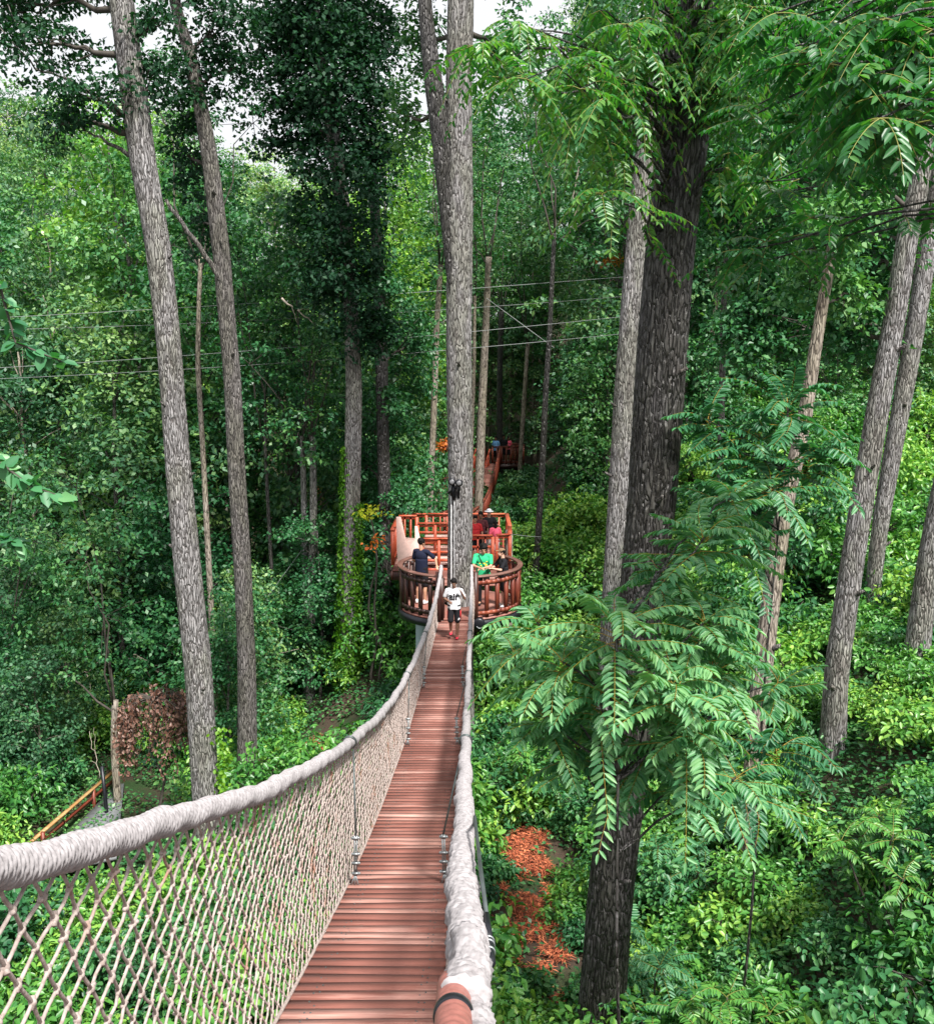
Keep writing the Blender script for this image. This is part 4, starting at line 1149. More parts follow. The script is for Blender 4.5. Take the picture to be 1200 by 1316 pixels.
# nets
def net(side, z0, z1, ds, nv, r, knotr, kz=25):
    n = int((z1 - z0) / ds)
    rgn = np.random.default_rng(40 + side)
    def node(i, j):
        z = z0 + (i + .5 * (j % 2)) * ds
        v = j / nv
        xa, ca = rail(side, z); ca = ca - .035
        xb = (xl(z) - .035) if side < 0 else (xr(z) + .035)
        cb = dcy(z) + .01
        bow = .05 * math.sin(v * math.pi) * side
        x = xa * (1 - v) + xb * v + bow; cy = ca * (1 - v) + cb * v
        return C(x, cy, z + 0.0)
    K = np.array([[node(i, j) for j in range(nv + 1)] for i in range(n + 1)])
    K[:, 1:-1] += rgn.normal(size=K[:, 1:-1].shape) * .003
    A, B = [], []
    for j in range(nv):
        if j % 2 == 0:
            A.append(K[:, j]); B.append(K[:, j + 1]); A.append(K[1:, j]); B.append(K[:-1, j + 1])
        else:
            A.append(K[:, j]); B.append(K[:, j + 1]); A.append(K[:-1, j]); B.append(K[1:, j + 1])
    A = np.vstack(A); B = np.vstack(B)
    mb = MB()
    mid = (A + B) / 2 + np.array([0, 0, -.003]) + rgn.normal(size=A.shape) * .002
    mb.segs(A, mid, r, 6); mb.segs(mid, B, r, 6)
    kb = MB()
    for i in range(n + 1):
        for j in range(0, nv + 1):
            p = K[i, j]
            if p[1] > kz: continue
            k = knotr * rgn.uniform(.85, 1.15)
            kb.ball(p, k, k * 1.0, k * 1.15, 8 if p[1] < 8 else 6, 5 if p[1] < 8 else 4)
            if p[1] < 7 and 0 < j < nv:
                d = rgn.normal(size=3) * .3 + [0, .8, .3]; d /= np.linalg.norm(d)
                kb.tube([p - d * k * 1.5, p + d * k * 1.5], k * .62, 6)
    return mb, kb
for side in (-1, 1):
    mb, kb = net(side, .3, ZE - .2, .15, 20, .0054, .0108)
    o = part('rope_net', mb, M['net'], BR)
    part('knots', kb, M['net'], o)
    zz = np.linspace(.4, ZE, 200)
    xb = (xl(zz) - .03) if side < 0 else (xr(zz) + .03)
    fb = MB(); fb.tube(CW(xb, dcy(zz) + .02, zz), .011, 7); part('foot_rope', fb, M['net'], BR)
    # hangers with loops and clamps
    for hz in (8.15, 14.6, 18.7):
        x, cy = rail(side, hz); top = C(float(x), float(cy), hz)
        hz2 = hz - (.15 if side < 0 else .1)
        bx = (xl(hz2) + .03) if side < 0 else (xr(hz2) - .03)
        bot = C(bx, dcy(hz2) + .03, hz2)
        inn = np.array([-side * .03, 0, 0])
        hb = MB()
        th = np.linspace(0, 2 * math.pi, 24)
        for o2 in (0, .022):
            ring = top[None] + np.stack([np.cos(th) * .052, np.full(24, o2) - .012 * np.sin(th), np.sin(th) * .056], -1)
            hb.tube(ring, .0065, 6, cap=False)
        a = top + inn + [0, 0, -.06]
        hb.tube([a, bot + inn * .6 + [0, 0, .42]], .008, 7)
        hang = part('hanger', hb, M['steel_dark'], BR)
        cb = MB()
        for o3 in (-.009, .009): cb.tube([bot + inn * .6 + [o3, 0, .42], bot + inn * .3 + [o3, 0, .07]], .007, 7)
        for hh in (.40, .26, .18, .09):
            c = bot + inn * .5 + [0, 0, hh]
            cb.box(c, .052, .024, .020); cb.ball(c + [.026, 0, 0], .012); cb.ball(c + [-.026, 0, 0], .012)
        for o3 in (-.035, 0.0, .035): cb.tube([bot + inn * .3 + [0, 0, .08], bot + [o3, 0, -.03]], .007, 6)
        part('turnbuckle', cb, M['steel'], hang)
# black fitting hanging outside the right rail
mb = MB(); c0 = P(628.5, 1240, 2.10); c1 = P(625, 1176, 2.34)
mb.tube([c0, c0 + (c1 - c0) * .03, c0 + (c1 - c0) * .45], [.011, .0145, .0145], 20)
mb.tube([c0 + (c1 - c0) * .46, c0 + (c1 - c0) * .75, c1], [.0125, .010, .008], 16)
sh = part('cable_sleeve', mb, M['black'], BR)
mb = MB()
for f in (.22, .36, .43): mb.tube([c0 + (c1 - c0) * (f - .012), c0 + (c1 - c0) * (f + .012)], 0.0158, 20)
part('sleeve_rings', mb, M['steel'], sh)
mb = MB(); mb.tube([c1, P(618, 1120, 2.7), P(610, 1050, 3.4), C(.02, -1.7, 5.0)], .006, 8)
mb.tube([c0, C(.03, -1.02, 2.05)], .007, 8)
part('side_cable', mb, M['steel_dark'], BR)

# ------------------------------------------------------------------ tree platforms
def ringpts(c, Rr, a0, a1, n, z):
    a = np.radians(np.linspace(a0, a1, n))
    return np.stack([c[0] + Rr * np.sin(a), c[1] - Rr * np.cos(a), np.full(n, z)], -1)   # angle 0 towards the camera, + to the right
FL = -6.43
PC = np.array([-.18, 25.12]); PR = 1.60
PL = thing('round_tree_platform', (PC[0], PC[1], FL), 'round dark red wood platform with curved railing at the end of the bridge', 'platform')
def disc(mb, c, Rr, z0, z1, n=48, hole=0.0):
    th = np.arange(n) * 2 * math.pi / n
    for r0, r1 in ((hole, Rr),):
        V = []
        for z in (z0, z1):
            for r_ in (r0, r1): V.append(np.stack([c[0] + r_ * np.cos(th), c[1] + r_ * np.sin(th), np.full(n, z)], -1))
        V = np.vstack(V); j = np.arange(n); k = (j + 1) % n
        F = np.vstack([np.stack([2 * n + j, 3 * n + j, 3 * n + k, 2 * n + k], -1), np.stack([j, k, n + k, n + j], -1), np.stack([n + j, n + k, 3 * n + k, 3 * n + j], -1), np.stack([j, 2 * n + j, 2 * n + k, k], -1)])
        mb.add(V, F)
mb = MB(); disc(mb, PC, PR, FL - .05, FL, hole=.42)
part('floor', mb, M['deck'], PL, smooth=False)
mb = MB(); disc(mb, PC, PR + .04, FL - .25, FL - .06, 64, hole=PR - .06)
for a in range(0, 180, 30):
    r_ = np.array([math.cos(R(a)), math.sin(R(a)), 0]); c3 = np.array([PC[0], PC[1], FL - .17])
    if abs(math.sin(R(a))) > .0: mb.bar(c3 + r_ * .4, c3 + r_ * (PR - .03), .07, .2); mb.bar(c3 - r_ * .4, c3 - r_ * (PR - .03), .07, .2)
part('rim_beam', mb, M['black'], PL, smooth=False)
arcs = [(14, 128, 'right'), (-128, -17, 'left')]
for a0, a1, nm in arcs:
    mb = MB(); wd = M['redwood_dark'] if nm == 'left' else M['redwood']  # sunlight on the right railing is put into its lighter redwood tone
    n = 11
    for i, a in enumerate(np.linspace(a0, a1, n)):
        p = ringpts(PC, PR - .03, a, a, 1, 0)[0]
        big = i % 5 == 0
        t_ = np.array([math.cos(R(a)), math.sin(R(a)), 0]); o_ = np.array([math.sin(R(a)), -math.cos(R(a)), 0])
        Mx = np.array([t_, o_, [0, 0, 1]])
        s_ = .14 if big else .09
        mb = MB(); mb.box((p[0], p[1], FL + .5), s_, s_ * .8, 1.06 if big else .98, Mx)
        if big: mb.box((p[0], p[1], FL - .17), s_ * .9, s_ * .75, .24, Mx)
        part('post' if big else 'baluster', mb, wd, PL, smooth=False)
    for h, ww, hh, rd in ((.90, .05, .10, .02), (.12, .05, .10, .02)):
        mb = MB(); q = ringpts(PC, PR - .03 + rd, a0, a1, 22, FL + h)
        for i in range(21): mb.bar(q[i], q[i + 1], ww, hh)
        part('railing_beam', mb, wd, PL, smooth=False)
    mb = MB(); q = ringpts(PC, PR - .02, a0 - 1.5, a1 + 1.5, 40, FL + 1.065)
    V = []
    for i, p in enumerate(q):
        o_ = nrm(np.array([p[0] - PC[0], p[1] - PC[1], 0]))
        for dr, dz in ((-.07, -.022), (-.07, .018), (-.062, .024), (.062, .024), (.07, .018), (.07, -.022)): V.append(p + o_ * dr + [0, 0, dz])
    i = np.arange(39)[:, None] * 6; j = np.arange(6)[None]
    F = np.stack([i + j, i + (j + 1) % 6, i + 6 + (j + 1) % 6, i + 6 + j], -1).reshape(-1, 4)
    mb.add(V, F); mb.add(V[:6], [[0, 1, 2, 3], [0, 3, 4, 5]]); mb.add(V[-6:], [[3, 2, 1, 0], [5, 4, 3, 0]])
    part('handrail', mb, M['capwood'], PL)
# gate posts where the bridge lands, and the rope rails tie on
for x_ in (-.66, .16):
    mb = MB(); p = C(x_, -2.8, 24.25); mb.box((x_ + (-.05 if x_ < 0 else .05), p[1] - .0, FL + .45), .13, .13, 1.5); part('gate_post', mb, M['redwood_dark'], PL, smooth=False)
mb = MB(); a = np.array([.30, PC[1] - PR - .02, FL - .10]); th = np.linspace(0, 2 * math.pi, 20)
mb.tube([a + [0, -.09, 0], a + [0, -.06, 0], a + [0, .06, 0]], [.10, .15, .15], 24); part('cable_drum', mb, M['black'], PL)
mb = MB(); mb.tube([a + [.02, -.075, -.02] + np.array([math.cos(t_) * .085, -.02, math.sin(t_) * .085]) for t_ in np.linspace(3.6, 5.6, 10)], .012, 6); part('drum_rim', mb, M['steel'], PL)
mb = MB(); cp = P(540, 800, 25.0)
mb.tube([[cp[0], 24.9, FL - .36], [cp[0], 24.9, FL - .5], [cp[0], 24.9, float(G(cp[0], 24.9)) - .2]], .155, 24); part('support_column', mb, M['column'], PL)
# decking that joins the round platform to the rear deck
RD = thing('rear_deck', (-.3, 29.5, FL + .06), 'wide rear deck with orange red railings and steps behind the round platform', 'platform')
DZ = FL + .06
mb = MB()
for y_ in np.arange(26.9, 33.0, .15): 
    x0, x1 = (-2.25, 1.35) if y_ > 28.9 else (-1.3, .9)
    if y_ < 27.0: continue
    mb.box(((x0 + x1) / 2, y_, DZ - .02), x1 - x0, .138, .04)
part('floor', mb, M['deck'], RD, smooth=False)
mb = MB()
for (x0, y0, x1, y1) in ((-2.25, 28.85, 1.35, 28.85), (-2.25, 33.05, 1.35, 33.05), (-2.28, 28.85, -2.28, 33.05), (1.38, 28.85, 1.38, 33.05), (-1.3, 26.9, -1.3, 28.85), (.9, 26.9, .9, 28.85)):
    mb.bar((x0, y0, DZ - .17), (x1, y1, DZ - .17), .06, .24)
part('rim_beam', mb, M['redwood_dark'], RD, smooth=False)
for x_, y_ in ((-1.5, 31.9), (.75, 31.9), (-1.5, 32.7), (.75, 32.7)):
    mb = MB(); mb.box((x_, y_, (DZ - .05 + float(G(x_, y_))) / 2 - .15), .2, .2, DZ - .05 - float(G(x_, y_)) - .2)
    part('post', mb, M['redwood_dark'], RD, smooth=False)
def railing(parent, pts, mat, h=1.08, gap=.22, post=.10, bal=.045, mids=(.12,), cap=None, capname='handrail', slope=False):
    pts = [np.asarray(p, float) for p in pts]
    cb = MB()
    for q_, (a, b) in enumerate(zip(pts[:-1], pts[1:])):
        L = np.linalg.norm(b - a); n = max(1, int(L / gap)); e_ = .003 * (q_ % 2)
        for i in range(n + 1):
            if i == 0 and q_ > 0: continue
            p = a + (b - a) * i / n
            s_ = post if i in (0, n) else bal
            if bal == 0 and i not in (0, n): continue
            bb = MB(); bb.box(p + [0, 0, h / 2 - .02], s_, s_, h - .05); part('post' if i in (0, n) else 'baluster', bb, M[mat], parent, smooth=False)
        for m_ in mids + (h - .08,):
            rb = MB(); rb.bar(a + [0, 0, m_ + e_], b + [0, 0, m_ + e_], .045 - e_, .075); part('railing_beam', rb, M[mat], parent, smooth=False)
        cb.bar(a + [0, 0, h + e_], b + [0, 0, h + e_], .13, .04)
    part(capname, cb, M[cap or mat], parent, smooth=False)
railing(RD, [(.9, 28.95, DZ), (1.3, 29.1, DZ), (1.36, 30.4, DZ), (1.36, 33, DZ)], 'orangewood', gap=.16)
railing(RD, [(.1, 28.96, DZ - .01), (.78, 28.96, DZ - .01)], 'orangewood', gap=.2, mids=(.12, .72))
railing(RD, [(-2.25, 33, DZ), (-1.4, 33, DZ), (-.2, 33, DZ), (1.36, 33, DZ)], 'orangewood', gap=.24, mids=(.12,))
railing(RD, [(-2.25, 28.95, DZ + .15), (-2.25, 31.0, DZ + .15)], 'orangewood', gap=.3)
railing(RD, [(-2.2, 31.0, DZ + .22), (-1.62, 31.0, DZ + .22)], 'orangewood', gap=.16, h=1.12)
railing(RD, [(-1.55, 30.2, DZ + .15), (-1.0, 30.2, DZ + .15), (-.45, 30.2, DZ + .15)], 'orangewood', gap=2, bal=0, mids=(.12, .45, .78), post=.09)
railing(RD, [(-1.35, 28.9, DZ - .1), (-.85, 28.9, DZ - .1), (-.40, 28.9, DZ - .1)], 'orangewood', gap=2, bal=0, mids=(.12, .40, .66), post=.09)
mb = MB()
def panel(mb, poly, th=.04):
    poly = [np.asarray(p, float) for p in poly]; n = len(poly)
    nn = nrm(np.cross(poly[1] - poly[0], poly[2] - poly[0])) * th
    c0 = sum(poly) / n
    V = poly + [p + nn for p in poly] + [c0, c0 + nn]
    T = []; F = []
    for i in range(n):
        j = (i + 1) % n
        T.append([2 * n, i, j]); T.append([2 * n + 1, n + j, n + i]); F.append([i, n + i, n + j, j])
    mb.addm(V, T, F)
panel(mb, [P(509, 664, 29.6), P(515, 664, 29.6), P(517, 690, 29.3), P(534, 692, 29.2), P(537, 688, 29.1), P(541, 715, 28.7), P(545, 735, 28.3), P(524, 760, 28.0), P(513, 740, 28.8), P(510, 710, 29.2)])
panel(mb, [P(533, 676, 29.4), P(536, 676, 29.4), P(543, 705, 29.2), P(540, 715, 29.2), P(533, 705, 29.2)], .03)
part('side_screen', mb, M['pinkpanel'], RD, smooth=False)
mb = MB()
for i in range(6): mb.box((-.9, 29.5 + i * .28, DZ + .09 + i * .12), .9, .27, .05)
part('steps', mb, M['pinkpanel'], RD, smooth=False)
# grey post right of the rear deck
q = P(654, 681, 30.2); g = float(G(q[0], q[1]))
mb = MB(); mb.tube([(q[0], q[1], g - .3), (q[0], q[1], g + 1), (q[0], q[1], q[2] - .02), q], [.13, .13, .115, .09], 14)
solo('wooden_post', mb, M['bark_pale'], (q[0], q[1], g), 'grey round post standing just right of the rear deck railing', 'post')

# far upper platform and its footbridge
fc = P(648, 594, 60); FPx = thing('far_tree_platform', fc, 'small dark red tree platform far behind, right of the platform tree', 'platform')
mb = MB(); disc(mb, fc[:2], 1.25, fc[2] - .3, fc[2], 24, hole=.3); part('floor', mb, M['redwood_dark'], FPx, smooth=False)
q = [np.array([fc[0] + 1.18 * math.sin(R(a)), fc[1] - 1.18 * math.cos(R(a)), fc[2]]) for a in range(-40, 221, 29)]
railing(FPx, q, 'redwood', gap=.28, post=.12, bal=.07)
mb = MB()
for a in (40, 140, 220, 320):
    mb.bar((fc[0] + 1.1 * math.sin(R(a)), fc[1] - 1.1 * math.cos(R(a)), fc[2] - .3), (fc[0] + .15 * math.sin(R(a)), fc[1] - .15 * math.cos(R(a)), fc[2] - 2.0), .1, .12)
part('braces', mb, M['black'], FPx, smooth=False)
a0 = np.array([-.35, 33.3, DZ]); a1 = np.array([fc[0] - .75, fc[1] - 1.0, fc[2]])
def footbridge(lab, pts, mat, deckm, wdt=.9, sag=.6):
    pts = [np.asarray(p, float) for p in pts]
    t = thing('wooden_footbridge', pts[0], lab, 'footbridge')
    db = MB(); A = []
    for a, b in zip(pts[:-1], pts[1:]):
        n = max(4, int(np.linalg.norm(b - a) / .5))
        for i in range(n): 
            f = i / n; p = a + (b - a) * f; p = p - [0, 0, sag * math.sin(f * math.pi)]; A.append(p)
    A.append(pts[-1]); A = np.array(A)
    for i in range(len(A) - 1):
        for f in (.25, .75):
            c = A[i] * (1 - f) + A[i + 1] * f; t_ = nrm(A[i + 1] - A[i]); s_ = nrm(np.cross(t_, [0, 0, 1.0]))
            db.bar(c - s_ * wdt / 2, c + s_ * wdt / 2, .23, .05, np.cross(s_, t_))
    part('deck_planks', db, M[deckm], t, smooth=False)
    for sg in (-1, 1):
        rb = MB()
        for i in range(len(A) - 1):
            t_ = nrm(A[i + 1] - A[i]); s_ = nrm(np.cross(t_, [0, 0, 1.0])) * wdt / 2 * sg
            rb.bar(A[i] + s_ + [0, 0, 1.05], A[i + 1] + s_ + [0, 0, 1.05], .08, .08)
            rb.bar(A[i] + s_ + [0, 0, .15], A[i + 1] + s_ + [0, 0, .15], .05, .06)
            for f in (0, .5): p = A[i] * (1 - f) + A[i + 1] * f + s_; rb.box(p + [0, 0, .55], .06, .06, 1.05)
        part('railing', rb, M[mat], t, smooth=False)
    return t
footbridge('pink red footbridge climbing from the rear deck to the far upper platform', [a0, a1], 'redwood', 'deck', sag=.9)
footbridge('distant orange railed walkway glimpsed between the trunks left of the platform tree', [P(405, 646, 56), P(480, 647, 56), P(548, 650, 56), P(572, 640, 57), P(612, 622, 58), a1 + [-.6, -.3, -.1]], 'orangewood', 'deck', sag=.15)

# boardwalk far left and the ramp by the vine
bw = thing('boardwalk', P(40, 835, 44), 'dark weathered boardwalk with one reddish rail in the shade at the far left', 'boardwalk')
mb = MB(); 
A_, B_ = P(-40, 822, 44), P(72, 838, 46)
mb.bar(A_, B_, 1.2, .12); mb.bar(A_ + [0, -.5, -.3], B_ + [0, -.5, -.3], .1, .3); part('deck', mb, M['gravel'], bw, smooth=False)
mb = MB(); mb.bar(A_ + [0, -.55, .40], B_ + [0, -.55, .55], .1, .09); mb.bar(A_ + [0, -.55, .2], B_ + [0, -.55, .35], .06, .06); part('rail', mb, M['redwood'], bw, smooth=False)
for f in (.1, .45, .8):
    p = A_ * (1 - f) + B_ * f + [0, -.55, 0]; mb = MB(); mb.box(p + [0, 0, -.4], .1, .1, 1.9); part('post', mb, M['redwood_dark'], bw, smooth=False)
rp = thing('ramp_walkway', P(120, 1060, 27), 'grey ramp with a worn yellow brown handrail under the withered vine', 'walkway')
mb = MB(); panel(mb, [P(40, 1130, 25), P(150, 1105, 25), P(160, 1010, 30), P(148, 1012, 30)], .08); part('deck', mb, M['gravel'], rp, smooth=False)
mb = MB(); mb.bar(P(12, 1106, 25.2), P(150, 988, 30), .10, .06); part('handrail', mb, M['railwood'], rp, smooth=False)
mb = MB(); mb.bar(P(5, 1122, 25.2), P(150, 1000, 30), .06, .10); part('lower_rail', mb, M['redwood'], rp, smooth=False)
for (px, py, z) in ((55, 1072, 26.4), (120, 1016, 28.8)):
    a = P(px, py, z); mb = MB(); mb.box(a + [0, 0, -.6], .09, .09, 1.3); part('post', mb, M['redwood'], rp, smooth=False)
a = P(131, 985, 28); b = P(139, 1062, 28); mb = MB(); mb.tube([a, (a + b) / 2, b, [b[0], b[1], float(G(b[0], b[1])) - .2]], .055, 10)
solo('metal_post', mb, M['black'], b, 'black leaning post beside the grey ramp', 'post')

# cables across the woods
def cable(px0, py0, px1, py1, z, sag, r, lab, z1=None):
    a, b = P(px0, py0, z), P(px1, py1, z1 or z); k = np.linspace(0, 1, 50)[:, None]
    p = a * (1 - k) + b * k; p[:, 2] -= (sag * 4 * k * (1 - k))[:, 0]
    mb = MB(); mb.tube(p, r, 5); solo('zipline_cable', mb, M['cable'], a, lab, 'cable', 'thin cables strung across the woods')
cable(-60, 411, 846, 352, 34, .1, .008, 'thin pale cable, topmost of the four strung across the woods')
cable(-60, 425, 846, 377, 34.5, .2, .007, 'thin pale cable, second from the top across the woods')
cable(-60, 476, 846, 402, 33, .15, .008, 'thin pale cable, third from the top across the woods')
cable(-60, 489, 846, 424, 33.3, .2, .008, 'thin pale cable, lowest of the four strung across the woods')
cable(625, 383, 712, 447, 36, 0, .012, 'short pale cable slanting down right of the platform tree')
cable(654, 686, 696, 690, 30.2, .02, .008, 'short cable from the grey post to the thin dark trunk', 34)
cable(320, 800, 400, 690, 33, 0, .010, 'pale guy line slanting up between the slender trunk and the slim pair')

# fittings on the platform tree
pp5, rr5 = TRUNK[T5.name]
def on5(px, py, out=.06):
    p = PY(px, py, 25.1); i = int(np.argmin(abs(pp5[:, 2] - p[2]))); c = pp5[i]
    dx = p[0] - c[0]; dx = max(-rr5[i] * .93, min(rr5[i] * .93, dx))
    return np.array([c[0] + dx, c[1] - math.sqrt(max(0, rr5[i] ** 2 - dx * dx)) - out, p[2]])
for px, py, lab in ((581, 616, 'small round black floodlight on the tree, left of the two'), (590, 617, 'small round black floodlight on the tree, right of the two')):
    c = on5(px, py, .16); t = thing('floodlight', c, lab, 'lamp', 'floodlights on the platform tree')
    mb = MB(); mb.tube([c + [0, .10, 0], c + [0, .04, 0], c + [0, -.05, -.01], c + [0, -.055, -.01]], [.05, .085, .095, .07], 18); part('housing', mb, M['black'], t)
    mb = MB(); mb.ball(c + [0, -.05, -.01], .066, .02, .066); part('lens', mb, M['lamp_glass'], t)
    mb = MB(); mb.tube([c + [0, .05, -.06], c + [.0, .08, -.2], c + [-.02, .15, -.42]], .03, 8); part('bracket', mb, M['black'], t)
a = on5(576, 633, .05); b = on5(586, 624, .05); mb = MB(); mb.bar(a, b, .05, .05); mb.bar(on5(583, 618), on5(583, 640), .07, .07)
solo('mounting_bracket', mb, M['black'], a, 'black steel bracket clamped to the tree under the floodlights', 'bracket')
mb = MB(); mb.tube([on5(580, y_, .05) for y_ in range(620, 790, 12)], .016, 8)
mb.tube([on5(584, y_, .045) for y_ in range(640, 790, 12)], .007, 6)
solo('conduit_pipe', mb, M['pipe'], on5(580, 780, .05), 'thin white conduit running down the left side of the platform tree', 'pipe')
# ------------------------------------------------------------------ people
SKIN = {'tan': flat('skin_tan', (0.42, 0.22, 0.14), .55, var=.06), 'brown': flat('skin_brown', (0.20, 0.10, 0.065), .55, var=.06), 'fair': flat('skin_fair', (0.56, 0.33, 0.24), .55, var=.06)}
def cloth(name, c): 
    if name not in M: M[name] = flat(name, c, .85, var=.12, scale=25, spec=.2)
    return M[name]
HAIR = flat('hair_black', (0.008, 0.007, 0.007), .75, spec=.15)
EYEW = flat('eye_dark', (0.02, 0.015, 0.012), .2)
def cone(mb, a, b, ra, rb, seg=12):
    a = np.asarray(a, float); b = np.asarray(b, float)
    mb.tube([a, b], [ra, rb], seg); mb.ball(a, ra, seg=seg, ring=8); mb.ball(b, rb, seg=seg, ring=8)
def solid(name, mb, vox, mat, parent, sm=2):
    """fuse overlapping tapered forms into one continuous surface"""
    org = ORG[parent.name]
    me = mb.mesh(name, org)
    tmp = bpy.data.objects.new('tmp', me); COL.objects.link(tmp)
    md = tmp.modifiers.new('r', 'REMESH'); md.mode = 'VOXEL'; md.voxel_size = vox; md.use_smooth_shade = True
    m2 = tmp.modifiers.new('s', 'SMOOTH'); m2.factor = .5; m2.iterations = sm
    dg = bpy.context.evaluated_depsgraph_get()
    out = bpy.data.meshes.new_from_object(tmp.evaluated_get(dg), depsgraph=dg)
    bpy.data.objects.remove(tmp); bpy.data.meshes.remove(me)
    out.name = name; out.materials.clear()
    o = link_mesh(name, out, mat, parent); ORG[o.name] = org
    return o
def hand(mb, w_, d, palm_n, s, curl=.5, k=1.0):
    """palm, four unequal bent fingers and a thumb leaving the side of the palm"""
    d = nrm(np.asarray(d, float)); n = np.asarray(palm_n, float); n = nrm(n - d * n.dot(d)); sd_ = np.cross(n, d)
    pm = w_ + d * .05 * s
    mb.ball(pm, .044 * s, .040 * s, .018 * s, 10, 8, np.array([d, sd_, n]))
    for i, (off, ln) in enumerate(((-.028, .066), (-.010, .078), (.009, .074), (.027, .058))):
        p = w_ + d * .088 * s + sd_ * off * s; ang = curl * .5
        for q in (.45, .32, .26):
            dn = d * math.cos(ang) + n * math.sin(ang)
            p2 = p + dn * ln * q * s * k
            cone(mb, p, p2, .0095 * s, .0085 * s, 6); p = p2; ang += curl
    sg = -1
    p = w_ + d * .03 * s + sd_ * sg * .034 * s
    for q, a in ((.035, .75), (.03, .4)):
        dn = nrm(d * math.cos(a) + sd_ * sg * math.sin(a) + n * .25)
        p2 = p + dn * q * s; cone(mb, p, p2, .011 * s, .0095 * s, 6); p = p2
def person(label, feet, yaw, H, skin, shirt, pants, shoes, hair='short', pose=None, vox=.009, hat=None, female=False, long_pants=False, group=None, lean=0.0, extra=None, stout=1.0, facing_detail=True):
    s = H / 1.75
    feet = np.asarray(feet, float)
    t = thing('person', feet, label, 'person', group)
    cy_, sy_ = math.cos(yaw), math.sin(yaw)
    def Wd(p):
        x, y, z = p[0] * s, p[1] * s, p[2] * s
        y = y + math.tan(lean) * max(0, z - .9 * s)
        return feet + np.array([x * cy_ - y * sy_, x * sy_ + y * cy_, z])
    def Wv(v): return np.array([v[0] * cy_ - v[1] * sy_, v[0] * sy_ + v[1] * cy_, v[2]])
    ps = dict(lk=(-.10, .02, .49), la=(-.10, -.02, .09), rk=(.10, .02, .49), ra=(.10, -.02, .09),
              le=(-.25, -.02, 1.14), lw=(-.27, .07, .90), re=(.25, -.02, 1.14), rw=(.27, .07, .90), head=(0, .02, 1.625), hd=(0, 1, 0))
    ps.update(pose or {})
    W_ = stout
    # side l is the figure's -x, r its +x; the figure faces +y
    mb = MB()
    hc = Wd(ps['head']); hd = nrm(Wv(np.asarray(ps['hd'], float)))
    up = np.array([0, 0, 1.0]); up = nrm(up - hd * hd.dot(up) * .9); rt = np.cross(hd, up); MH = np.array([rt, hd, up])
    def Hd(x, y, z): return hc + (rt * x + hd * y + up * z) * s
    mb.ball(Hd(0, -.005, .02), .076 * s, .095 * s, .098 * s, 16, 12, MH)
    mb.ball(Hd(0, .025, -.05), .056 * s, .066 * s, .065 * s, 14, 10, MH)
    mb.ball(Hd(0, .068, -.088), .022 * s, .018 * s, .018 * s, 8, 6, MH)
    cone(mb, Hd(0, .088, .012), Hd(0, .106, -.022), .010 * s, .015 * s, 8)                # nose
    mb.ball(Hd(0, .084, -.055), .026 * s, .012 * s, .008 * s, 8, 6, MH); mb.ball(Hd(0, .082, -.066), .022 * s, .012 * s, .008 * s, 8, 6, MH)
    for q in (-1, 1):
        mb.ball(Hd(q * .077, -.005, -.005), .010 * s, .020 * s, .030 * s, 8, 6, MH)          # ears
        mb.ball(Hd(q * .030, .079, .034), .022 * s, .012 * s, .008 * s, 8, 6, MH)           # brows
    cone(mb, Wd((0, -.01, 1.45)), Hd(0, -.025, -.06), .058 * s, .052 * s)
    cone(mb, Wd((-.14 * W_, 0, 1.40)), Wd((.14 * W_, 0, 1.40)), .055 * s, .055 * s)
    mb.ball(Wd((0, 0, 1.27)), .15 * s * W_, .10 * s * W_, .17 * s, 16, 10, np.array([Wv((1, 0, 0)), Wv((0, 1, 0)), (0, 0, 1)]))
    mb.ball(Wd((0, 0, 1.03)), .145 * s * W_, .105 * s * W_, .16 * s, 16, 10, np.array([Wv((1, 0, 0)), Wv((0, 1, 0)), (0, 0, 1)]))
    for a, hx in (('l', -1), ('r', 1)):
        h_ = (hx * .085, 0, .93); k_ = ps[a + 'k']; an = ps[a + 'a']
        cone(mb, Wd(h_), Wd(k_), .078 * s * W_, .052 * s); 
        mid = tuple(np.array(k_) * .66 + np.array(an) * .34 + np.array([0, -.02, 0]))
        cone(mb, Wd(k_), Wd(mid), .050 * s, .053 * s); cone(mb, Wd(mid), Wd(an), .053 * s, .034 * s)
        cone(mb, Wd(an), Wd((an[0], an[1] + .13, an[2] - .055)), .034 * s, .028 * s)
        sh = (hx * .185 * W_, 0, 1.40); el = ps[a + 'e']; wr_ = ps[a + 'w']
        cone(mb, Wd(sh), Wd(el), .046 * s, .036 * s); cone(mb, Wd(el), Wd(wr_), .038 * s, .025 * s)
        d = Wd(wr_) - Wd(el)
        hand(mb, Wd(wr_), Wv(ps[a + 'hd']) if a + 'hd' in ps else d, Wv(ps.get(a + 'pn', (-hx, 0, .2))), s, .45)
    body = solid('body', mb, vox, SKIN[skin], t)
    if facing_detail:
        eb = MB()
        for q in (-1, 1): eb.ball(Hd(q * .030, .0845, .016), .012 * s, .006 * s, .007 * s, 8, 6, MH)
        part('eyes', eb, EYEW, body)
    # shirt
    mb = MB(); g_ = .016
    XY = np.array([Wv((1, 0, 0)), Wv((0, 1, 0)), (0, 0, 1)])
    mb.ball(Wd((0, 0, 1.29)), (.165 * W_ + g_) * s, (.112 * W_ + g_) * s, .17 * s, 18, 12, XY)
    mb.ball(Wd((0, .0, 1.10)), (.160 * W_ + g_) * s, (.118 * W_ + g_) * s, .22 * s, 18, 12, XY)
    cone(mb, Wd((-.14 * W_, 0, 1.405)), Wd((.14 * W_, 0, 1.405)), .068 * s, .068 * s)
